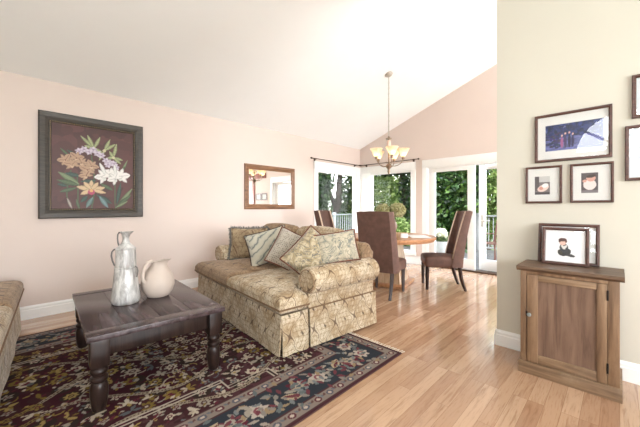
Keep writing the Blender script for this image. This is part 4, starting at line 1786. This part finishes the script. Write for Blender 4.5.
G1, G2, G3, G4 = (78, 94, 68), (112, 126, 92), (58, 78, 70), (146, 152, 112)
for pts in (((300, 375), (296, 310), (302, 250), (296, 200)), ((160, 375), (150, 330), (160, 290), (150, 240)), ((205, 375), (225, 300), (215, 230), (205, 165)), ((125, 360), (110, 330), (120, 280), (130, 230))):
    cv.stroke(bez(*[C(*p) for p in pts]), .012, G1)
for a in ((160, 280, 88, 238, .034, G2), (160, 284, 84, 268, .03, G1), (150, 295, 92, 312, .022, G1), (118, 290, 84, 282, .018, G3), (165, 250, 110, 240, .026, G3),
          (305, 372, 372, 290, .026, G2), (300, 372, 366, 318, .024, G1), (305, 360, 322, 268, .022, G3), (300, 372, 350, 345, .018, G2), (322, 230, 350, 172, .014, G2), (318, 240, 340, 195, .012, G1),
          (225, 320, 285, 355, .030, G3), (235, 325, 270, 372, .026, (104, 128, 128)), (210, 330, 186, 372, .026, (96, 120, 116)), (190, 325, 166, 350, .024, G3), (150, 340, 160, 375, .016, G1), (118, 335, 134, 375, .014, (150, 140, 130)),
          (240, 275, 290, 300, .024, G1), (165, 270, 225, 262, .022, G3), (125, 175, 95, 148, .014, G1), (150, 170, 118, 152, .016, G3)):
    lf_(*a)
# pale green star sepals at the top
for (px, py, ends) in ((215, 135, ((165, 92), (190, 85), (238, 88), (178, 128), (250, 150))), (255, 140, ((278, 92), (300, 108), (235, 180))), (292, 165, ((305, 105), (330, 172), (275, 140), (322, 188), (268, 168)))):
    for (ex, ey) in ends:
        lf_(px, py, ex, ey, .020, G4)
    x, y = C(px, py)
    cv.ell(x, y, .018, .018, 0, (196, 190, 150))
# lilac sprays
for (px, py) in ((160, 152), (178, 143), (196, 150), (212, 141), (228, 154), (244, 160), (262, 180), (278, 186), (294, 190), (302, 206), (270, 196)):
    x, y = C(px, py)
    for k in range(6):
        cv.leaf(x, y, .042, .013, k * 1.05 + px, (204, 192, 204) if k % 2 else (178, 164, 180))
    cv.ell(x, y, .010, .010, 0, (150, 130, 152))
# peach cattleyas
for (px, py, s_, a) in ((112, 190, .075, 2.2), (135, 205, .08, 1.9), (150, 178, .075, 1.3), (168, 196, .07, 0.9), (190, 222, .085, 1.6), (205, 205, .075, .9), (185, 245, .07, 2.2)):
    x, y = C(px, py)
    orchid(x, y, s_, (180, 148, 122), (124, 88, 72), (198, 168, 140), a)
# white cattleyas
for (px, py, s_, a) in ((255, 245, .10, 2.2), (278, 238, .10, 1.4), (320, 240, .11, 1.3), (300, 250, .09, 2.4)):
    x, y = C(px, py)
    orchid(x, y, s_, (230, 226, 222), (176, 172, 170), (214, 214, 208), a)
lf_(262, 240, 236, 190, .022, (222, 220, 216), False)
lf_(300, 235, 296, 192, .018, (222, 220, 216), False)
# large peach and pink bloom
x, y = C(205, 300)
for (ex, ey, wd) in ((150, 290, .030), (165, 320, .028), (258, 290, .030), (262, 312, .024), (205, 262, .026), (232, 270, .026), (176, 270, .026)):
    lf_(205, 300, ex, ey, wd, (206, 178, 142), False)
cv.ell(x, y - .03, .036, .034, 0, (176, 76, 104))
cv.ell(x, y - .012, .018, .02, 0, (214, 168, 112))
cv.build('canvas', M_print, pt, 'XZ', MT((0, -0.012, 0)))

mw, mh = 1.127, 0.79
mi = thing('wall_mirror', 'wide rectangular mirror in brown wooden frame on left wall', 'mirror', (3.385, YL, 1.576))
g = G()
g.frame(mw, mh, [(0, 0.002), (0, 0.022), (0.02, 0.034), (0.045, 0.030), (0.075, 0.018), (0.085, 0.020), (0.09, 0.008), (0.09, 0.002), (0, 0.002)])
g.build('frame', M_mirrorframe, mi, smooth=0)
M_mir = NT('mirror_silver')
M_mir.base((.93, .93, .92, 1))
M_mir.b.inputs['Metallic'].default_value = 1.0
M_mir.rough(0.015)
M_mir = M_mir.m
G().box(-mw / 2 + 0.08, mw / 2 - 0.08, -0.010, -0.004, -mh / 2 + 0.08, mh / 2 - 0.08).build('looking_glass', M_mir, mi)

# ------------------------------------------------------------------ framed photographs on the right wall
M_mat = plain('white_mat_board', S(222, 220, 216), 0.8, var=0.01)
M_photo = vcol('photo_print', 0.4)


def framed(name, label, cat, y0, y1, z0, z1, bar, art=None, artrect=None, group='framed photographs on the right wall', sheet=None):
    """hung on the right wall (x = 3.04), y0 is the end nearer the corner"""
    w, h = y0 - y1, z1 - z0
    t = thing(name, label, cat, (3.04, (y0 + y1) / 2, (z0 + z1) / 2), R(-90), group)
    body(t, w, h, bar, art, artrect, sheet)
    return t


def body(t, w, h, bar, art, artrect, sheet=None):
    g = G()
    g.frame(w, h, [(0, 0.002), (0, 0.022), (0.004, 0.026), (bar * .6, 0.026), (bar * .85, 0.020), (bar, 0.018), (bar, 0.002), (0, 0.002)])
    g.build('frame', M_walnut, t, smooth=0)
    G().box(-w / 2 + bar - .002, w / 2 - bar + .002, -0.008, -0.003, -h / 2 + bar - .002, h / 2 - bar + .002).build('mat_board', sheet or M_mat, t)
    if art is not None:
        art.build('photograph', M_photo, t, 'XZ', MT((artrect[0], -0.0086, artrect[1])))
    G().box(-w / 2 + bar - .001, w / 2 - bar + .001, -0.0145, -0.0125, -h / 2 + bar - .001, h / 2 - bar + .001).build('glass', M_picglass, t)


# group photo under trees
cv = Canvas(0.345, 0.205, 0.0035, (96, 104, 150))
q = random.Random(3)
for i in range(260):
    x, y = q.uniform(0, .33), q.uniform(.10, .22)
    k = q.uniform(.5, 1.2)
    cv.ell(x, y, q.uniform(.008, .03), q.uniform(.005, .014), q.uniform(0, 3), (40 * k, 54 * k, 108 * k))
for i in range(120):
    x, y = q.uniform(0, .33), q.uniform(0, .10)
    k = q.uniform(.75, 1.15)
    cv.ell(x, y, q.uniform(.01, .04), q.uniform(.004, .009), 0, (92 * k, 96 * k, 150 * k))
for i in range(60):
    cv.ell(q.uniform(0, .11), q.uniform(.02, .15), q.uniform(.006, .016), q.uniform(.005, .012), 0, (q.uniform(20, 60), q.uniform(30, 60), q.uniform(60, 110)))
for (x, c, hgt) in ((.105, (150, 84, 130), .105), (.125, (60, 50, 90), .12), (.15, (34, 34, 66), .125), (.17, (44, 40, 80), .11)):
    cv.ell(x, .015 + hgt * .42, .0085, hgt * .42, 0, c)
    cv.ell(x, .015 + hgt * .93, .006, .008, 0, (214, 170, 160))
framed('framed_photo', 'widest framed photograph on the right wall, showing a group under trees', 'picture', 0.497, 0.037, 1.580, 1.960, 0.020, cv, (0.012, -0.002))
# two baby photos
cv = Canvas(0.10, 0.147, 0.003, (120, 112, 112))
cv.rect(0, .1, .10, .147, (196, 194, 192))
cv.rect(0, .028, .03, .147, (92, 84, 86))
cv.ell(.055, .052, .040, .026, .5, (226, 200, 192))
cv.ell(.068, .072, .022, .016, .5, (238, 234, 232))
cv.ell(.042, .05, .014, .014, 0, (206, 150, 136))
cv.rect(0, .1, 0, .018, (74, 68, 70))
framed('framed_photo', 'small square framed photograph below, nearest the wall corner', 'picture', 0.561, 0.320, 1.250, 1.549, 0.017, cv, (-0.008, -0.005))
cv = Canvas(0.095, 0.15, 0.003, (84, 76, 78))
cv.ell(.048, .062, .036, .040, .2, (226, 212, 208))
cv.ell(.055, .108, .026, .024, .2, (206, 156, 140))
cv.ell(.055, .124, .026, .012, .2, (60, 48, 46))
cv.ell(.02, .09, .012, .010, .2, (206, 156, 140))
cv.rect(0, .095, 0, .02, (120, 112, 114))
framed('framed_photo', 'small framed baby photograph below the right half of the widest one', 'picture', 0.272, 0.029, 1.253, 1.548, 0.017, cv, (-0.01, 0.0))
M_pale = plain('pale_blue_grey_print', S(214, 220, 224), 0.6, var=0.03, nscale=5)
framed('framed_photo', 'upper framed picture cut off by the right photo edge', 'picture', -0.060, -0.44, 1.832, 2.130, 0.022, None, None, sheet=M_pale)
framed('framed_photo', 'lower framed picture with a pale sheet, cut off by the right photo edge', 'picture', -0.027, -0.36, 1.403, 1.784, 0.020, None, None, sheet=M_pale)

# ------------------------------------------------------------------ pine cabinet
cb = thing('cabinet', 'small weathered pine cabinet with one panelled door against the right wall', 'cabinet', (3.018, 0.264, 0), R(-90))
# local: +x towards -y of the room, -y towards the room (front), back at y = 0
cw, cd, chh = 0.53, 0.345, 0.762
g = G()
g.box(-cw / 2, cw / 2, -cd + 0.02, -0.002, 0.06, chh - 0.004, 0.002)
g.box(-cw / 2, -cw / 2 + 0.038, -cd, -cd + 0.022, 0.06, chh - 0.004, 0.002)
g.box(cw / 2 - 0.055, cw / 2, -cd, -cd + 0.022, 0.06, chh - 0.004, 0.002)
g.box(-cw / 2 + 0.038, cw / 2 - 0.055, -cd, -cd + 0.022, chh - 0.034, chh - 0.004, 0.001)
g.build('carcass', M_pine, cb)
g = G()
g.box(-cw / 2 - 0.012, cw / 2 + 0.012, -cd - 0.016, -0.002, 0.0, 0.085, 0.003)
g.build('plinth', M_pineh, cb)
g = G()
g.prism([(-cd - 0.005, chh - 0.012), (-cd - 0.018, chh - 0.002), (-cd - 0.026, chh + 0.006), (-cd - 0.026, chh + 0.018), (-cd - 0.020, chh + 0.024), (-0.002, chh + 0.024), (-0.002, chh - 0.012)], 'x', -cw / 2 - 0.022, cw / 2 + 0.022)
for s in (-1, 1):
    pass
g.build('top', M_pinetop, cb, smooth=0)
dl, dr, db, dtp = -cw / 2 + 0.041, cw / 2 - 0.058, 0.088, chh - 0.037
dn = G()
dn.box(dl, dl + 0.066, -cd - 0.004, -cd + 0.016, db, dtp, 0.0025)
dn.box(dr - 0.050, dr, -cd - 0.004, -cd + 0.016, db, dtp, 0.0025)
door = dn.build('door', M_pine, cb)
G().box(dl + 0.0665, dr - 0.0505, -cd - 0.003, -cd + 0.016, dtp - 0.042, dtp, 0.002).build('door_rail', M_pineh, door)
G().box(dl + 0.0665, dr - 0.0505, -cd - 0.003, -cd + 0.016, db, db + 0.062, 0.002).build('door_rail', M_pineh, door)
G().box(dl + 0.060, dr - 0.045, -cd + 0.008, -cd + 0.014, db + 0.055, dtp - 0.036).build('door_panel', M_pinep, door)
g = G()
g.lathe([(0, -0.0005), (0.011, -0.0005), (0.007, 0.006), (0.009, 0.010), (0.014, 0.016), (0.012, 0.022), (0, 0.024)], n=16, M=MT((dl + 0.016, -cd - 0.004, 0.435), (R(90), 0, 0)))
g.build('knob', plain('pewter', S(150, 160, 162), 0.35, 0.5), door)
g = G()
g.box(dl - 0.006, dl + 0.004, -cd - 0.0055, -cd - 0.003, 0.42, 0.455)
g.build('latch', M_iron, door)
for z in (0.655, 0.19):
    g = G()
    g.box(dr - 0.003, dr + 0.007, -cd - 0.009, -cd + 0.004, z - 0.032, z + 0.032, 0.002)
    g.build('hinge', M_iron, door)

# two framed pictures leaning on the wall, standing on the cabinet
def leaner(label, w, h, yb, xb, bar, art, artrect, tilt_deg, z0, dz=0.0):
    t = thing('framed_print', label, 'picture', (xb, yb, z0), group='framed prints on the cabinet')
    t.rotation_euler = (Euler((0, 0, R(-90))).to_matrix() @ Euler((R(-tilt_deg), 0, 0)).to_matrix()).to_euler()
    # origin at bottom edge
    before = set(bpy.data.objects)
    body(t, w, h, bar, art, artrect)
    for c in t.children:
        c.location = (0, -0.001, h / 2)
    return t


ztop = chh + 0.0245
leaner('larger plum framed print standing behind on the pine cabinet', 0.365, 0.305, 0.285, 2.975, 0.022, None, None, 10, ztop)
cv = Canvas(0.235, 0.235, 0.0032, (238, 236, 236))
cv.ell(.115, .075, .040, .030, .3, (40, 38, 42))
cv.ell(.15, .052, .028, .011, -.2, (46, 46, 50))
cv.ell(.112, .105, .026, .036, .1, (46, 48, 56))
cv.ell(.090, .072, .012, .020, .5, (62, 56, 44))
cv.leaf(.095, .125, .04, .008, -.9, (214, 210, 206))
cv.leaf(.13, .128, .04, .008, -2.2, (214, 210, 206))
cv.ell(.104, .148, .021, .024, 0, (222, 178, 162))
cv.ell(.104, .166, .024, .013, 0, (88, 50, 44))
cv.ell(.086, .156, .006, .012, 0, (88, 50, 44))
cv.ell(.124, .156, .006, .012, 0, (88, 50, 44))
leaner('smaller plum framed print of a seated child in dark clothes, in front', 0.275, 0.278, 0.293, 2.905, 0.021, cv, (0, 0), 8, ztop)

# small double picture frame beyond the partition, reflected in the mirror
mf = thing('picture_frame', 'small dark double frame on the far wall, seen in the mirror', 'picture', (XF, 0.36, 1.57), R(-90))
for x in (-0.17, 0.17):
    fr_ = G().frame(0.30, 0.24, [(0, 0.002), (0, 0.02), (0.035, 0.02), (0.035, 0.002), (0, 0.002)], MT((x, 0, 0))).build('frame', M_walnut, mf, smooth=0)
    G().box(x - 0.12, x + 0.12, -0.008, -0.003, -0.09, 0.09).build('print', M_mat, fr_)

# ------------------------------------------------------------------ outside: deck, rail, planting
M_rail = plain('weathered_white_paint', S(150, 152, 152), 0.6, var=0.03)
M_deck = wood('grey_deck_boards', S(58, 54, 52), S(78, 74, 71), S(96, 92, 88), 'Y', 0.5, 0.7, 0.2)
g = G()
for i in range(26):
    x = XF + 0.18 + 0.145 * i
    g.box(x, x + 0.139, -1.5, 7.0, -0.10, -0.06)
struct(g.build('deck', M_deck, smooth=0))
g = G()
for i in range(16):
    y = YL + 0.18 + 0.145 * i
    g.box(1.5, XF + 0.17, y, y + 0.139, -0.10, -0.06)
struct(g.build('deck_side', M_deck, smooth=0))
M_grass = plain('garden_ground', S(86, 96, 52), 0.9, var=0.25, nscale=1.2)
struct(G().box(-60, 80, -50, 80, -0.9, -0.8).build('ground', M_grass, smooth=0))


def railing(label, p0, p1):
    p0, p1 = Vector(p0), Vector(p1)
    L = (p1 - p0).length
    t = thing('garden_railing', label, 'railing', p0, math.atan2(p1.y - p0.y, p1.x - p0.x), 'white deck railings outside')
    G().box(0, L, -0.045, 0.045, 1.0, 1.04, 0.006).build('top_rail', M_rail, t)
    G().box(0, L, -0.025, 0.025, 0.08, 0.12, 0.004).build('bottom_rail', M_rail, t)
    n = max(1, int(round(L / 1.5)))
    for i in range(n + 1):
        x = L * i / n
        G().box(x - 0.045, x + 0.045, -0.0445, 0.0445, 0.0, 1.10, 0.005).build('post', M_rail, t)
    m = int(L / 0.115)
    for i in range(m):
        x = L * (i + .5) / m
        G().box(x - 0.010, x + 0.010, -0.010, 0.010, 0.12, 1.0).build('baluster', M_rail, t)
    return t


railing('white railing along the deck outside the left window', (4.6, 6.85, -0.06), (9.2, 6.85, -0.06))
railing('white railing along the deck outside the open patio door', (9.7, 0.6, -0.06), (9.7, 3.0, -0.06))

# planter with white flowers beyond the fixed door panel
M_pot = plain('pale_grey_pot', S(206, 208, 206), 0.5)
pn = thing('flower_pot', 'pale grey flower pot of white blooms outside the patio door', 'flower pot', (7.15, 3.02, -0.058))
G().lathe([(0, 0), (0.11, 0), (0.13, 0.02), (0.165, 0.42), (0.175, 0.44), (0.175, 0.47), (0.155, 0.47), (0.14, 0.42), (0, 0.42)], n=28).build('pot', M_pot, pn)
M_wfl = leaf_mat('white_petals', S(226, 222, 190), S(240, 238, 214), S(252, 252, 244))
flower_head((0, 0, 0.64), 0.15, 500, 21, M_wfl, pn, 'blossoms', 0.035)
flower_head((0, 0, 0.52), 0.16, 260, 22, M_leafd, pn, 'leaves', 0.05)

# patio chair
pcx = thing('patio_chair', 'brown slatted patio chair on the deck beyond the open door', 'chair', (8.0, 2.10, -0.058), R(150))
M_rust = plain('brown_metal', S(112, 74, 60), 0.5, 0.3)
for sy in (-1, 1):
    G().tube([(0.22, sy * 0.22, 0), (0.21, sy * 0.22, 0.42)], 0.016, 6).build('leg', M_rust, pcx)
    G().tube([(-0.26, sy * 0.22, 0), (-0.20, sy * 0.22, 0.42), (-0.30, sy * 0.22, 0.92)], 0.016, 6).build('leg', M_rust, pcx)
    G().tube([(-0.22, sy * 0.24, 0.62), (0.20, sy * 0.24, 0.64), (0.22, sy * 0.23, 0.42)], 0.014, 6).build('armrest', M_rust, pcx)
g = G()
for i in range(8):
    x = -0.19 + 0.055 * i
    g.box(x, x + 0.042, -0.23, 0.23, 0.415, 0.432)
g.build('seat', M_rust, pcx)
g = G()
for i in range(7):
    y = -0.20 + 0.066 * i
    g.tube([(-0.205, y, 0.45), (-0.30, y, 0.92)], 0.012, 5)
g.tube([(-0.30, -0.23, 0.93), (-0.30, 0.23, 0.93)], 0.018, 6)
g.build('backrest', M_rust, pcx)

L_dark = leaf_mat('dark_green_leaves', S(16, 30, 14), S(34, 56, 24), S(64, 90, 40))
L_mid = leaf_mat('mid_green_leaves', S(22, 44, 16), S(46, 78, 28), S(88, 118, 48))
L_light = leaf_mat('light_green_leaves', S(78, 104, 44), S(126, 150, 78), S(180, 194, 124))
M_bark = plain('tree_bark', S(74, 62, 52), 0.9, var=0.3, nscale=10, bump=0.6, bscale=20)


def plant(name, label, cat, loc, blobs, mat, n, leaf, seed, trunk=None, group=None):
    t = thing(name, label, cat, loc, 0, group)
    q = np.random.RandomState(seed)
    wts = np.array([b[3] * b[4] * b[5] for b in blobs]) ** 0.7
    cnt = (wts / wts.sum() * n).astype(int)
    P, D = [], []
    for b, k in zip(blobs, cnt):
        d = q.normal(size=(k, 3))
        d /= np.linalg.norm(d, axis=1)[:, None]
        r = q.rand(k) ** 0.4
        # clumps
        p = np.array(b[:3]) + d * r[:, None] * np.array(b[3:6])
        p += q.normal(size=(k, 3)) * 0.05
        P.append(p)
        D.append(d * 0.4 + np.array([0, 0, 0.9]))
    p, d = np.concatenate(P), np.concatenate(D)
    petals(p, d, leaf, q, mat, t, 'foliage', 0.9)
    if trunk:
        g = G()
        for pts, rads in trunk:
            g.tube(pts, rads, 10)
        g.build('trunk', M_bark, t)
    return t


TG = 'garden trees and shrubs outside the windows'
plant('garden_tree', 'dark leafy tree with leaning trunk outside the left window', 'tree', (10.2, 9.1, -0.8),
      [(-1.0, .2, 3.4, .9, .9, 1.3), (1.3, -.2, 2.7, 1.0, 1.0, 1.3), (.2, .5, 4.6, 1.6, 1.2, .8), (-1.0, .3, 1.6, .8, .8, 1.0), (.9, 0, 1.3, .9, .9, 1.0)], L_mid, 15000, 0.085, 1,
      [([(-.3, 0, 0), (-.1, 0, 1.2), (.25, 0, 2.3), (.5, .1, 3.6), (.5, .1, 5)], [.22, .18, .16, .13, .06]), ([(.1, 0, 1.9), (-.4, .1, 3.0), (-.8, .2, 4.2)], [.12, .09, .05])], TG)
plant('garden_tree', 'tall narrow dark tree at the left window edge', 'tree', (8.0, 8.2, -0.8),
      [(0, 0, 1.5, .55, .6, 1.3), (0, 0, 3.2, .6, .7, 1.5), (-.4, .2, 5, 1.0, 1.0, 1.0)], L_dark, 12000, 0.08, 2, [([(0, 0, 0), (0, 0, 4.5)], [.12, .06])], TG)
plant('garden_shrub', 'rounded green shrub behind the white railing', 'shrub', (9.9, 8.1, -0.8),
      [(0, 0, .9, 1.0, .9, .9), (.8, -.3, 1.3, .8, .8, .9)], L_mid, 8000, 0.07, 3, None, TG)
plant('garden_shrub', 'low dark shrub under the leaning tree', 'shrub', (9.0, 9.9, -0.8),
      [(0, 0, 1.2, .8, .7, 1.2)], L_dark, 5000, 0.07, 13, None, TG)
plant('garden_tree', 'bright airy tree framed by the far wall window', 'tree', (11.4, 7.4, -0.8),
      [(0, 0, 1.9, 1.4, 1.5, 1.3), (.3, .5, 3.2, 1.3, 1.4, .9), (-.3, -.8, 2.9, .9, .9, .8), (0, .9, 1.2, 1.2, 1.1, 1.0)], L_light, 8000, 0.085, 4, [([(0, 0, 0), (.1, 0, 3.6)], [.14, .06])], TG)
plant('garden_tree', 'dark leafy tree hanging over the right half of the far wall window', 'tree', (9.9, 5.95, -0.8),
      [(0, .1, 3.6, 1.1, 1.5, .40), (.1, -.5, 2.7, .30, .34, .9), (.2, -.45, 1.6, .30, .30, .9), (0, .4, 4.6, 1.6, 1.8, .8)], L_dark, 9000, 0.08, 5, [([(.3, -.45, 0), (.25, -.4, 2.2), (.1, -.1, 4.5)], [.16, .13, .07])], TG)
plant('garden_hedge', 'dense dark green creeper hedge filling the fixed patio door panel', 'hedge', (9.15, 3.75, -0.8),
      [(0, .15, 1.1, .5, .85, 1.1), (0, 0, 2.5, .5, .95, 1.2), (.1, -.1, 3.9, .6, 1.1, 1.0)], L_mid, 15000, 0.075, 6, None, TG)
plant('garden_shrub', 'sunlit pale shrub below the far wall window', 'shrub', (9.4, 5.6, -0.8),
      [(0, 0, .9, .7, .8, .8), (.3, .5, 1.3, .7, .7, .7)], L_light, 6000, 0.07, 7, None, TG)
plant('garden_tree', 'yellow green tree beyond the open patio door', 'tree', (12.2, 3.45, -0.8),
      [(0, 0, 2.0, 1.0, 1.3, 1.2), (.2, .3, 3.5, 1.1, 1.5, 1.0), (0, -.8, 2.6, 1.0, 1.0, 1.0)], L_light, 9000, 0.085, 8, [([(0, 0, 0), (0, 0, 3.5)], [.14, .06])], TG)
plant('garden_tree', 'dark branches hanging at the top of the open patio door', 'tree', (9.3, 2.2, -0.8),
      [(0, .2, 3.9, .7, .9, .35), (.2, .75, 2.9, .3, .22, .9)], L_dark, 3000, 0.075, 9, [([(1.2, 0, 0), (1.1, 0, 2.5), (.3, .1, 4.2)], [.15, .12, .05])], TG)
plant('garden_hedge', 'far green hedge closing the garden behind the trees', 'hedge', (17.5, 9.5, -0.8),
      [(0, -6.5, 1.3, 1.0, 2.2, 1.5), (0, -3.2, 1.4, 1.0, 2.2, 1.6), (0, 0, 1.5, 1.0, 2.2, 1.7), (-.6, 3.2, 1.5, 1.2, 2.2, 1.8), (-2.5, 5.6, 1.6, 1.8, 1.4, 1.8)], L_mid, 16000, 0.12, 10, None, TG)
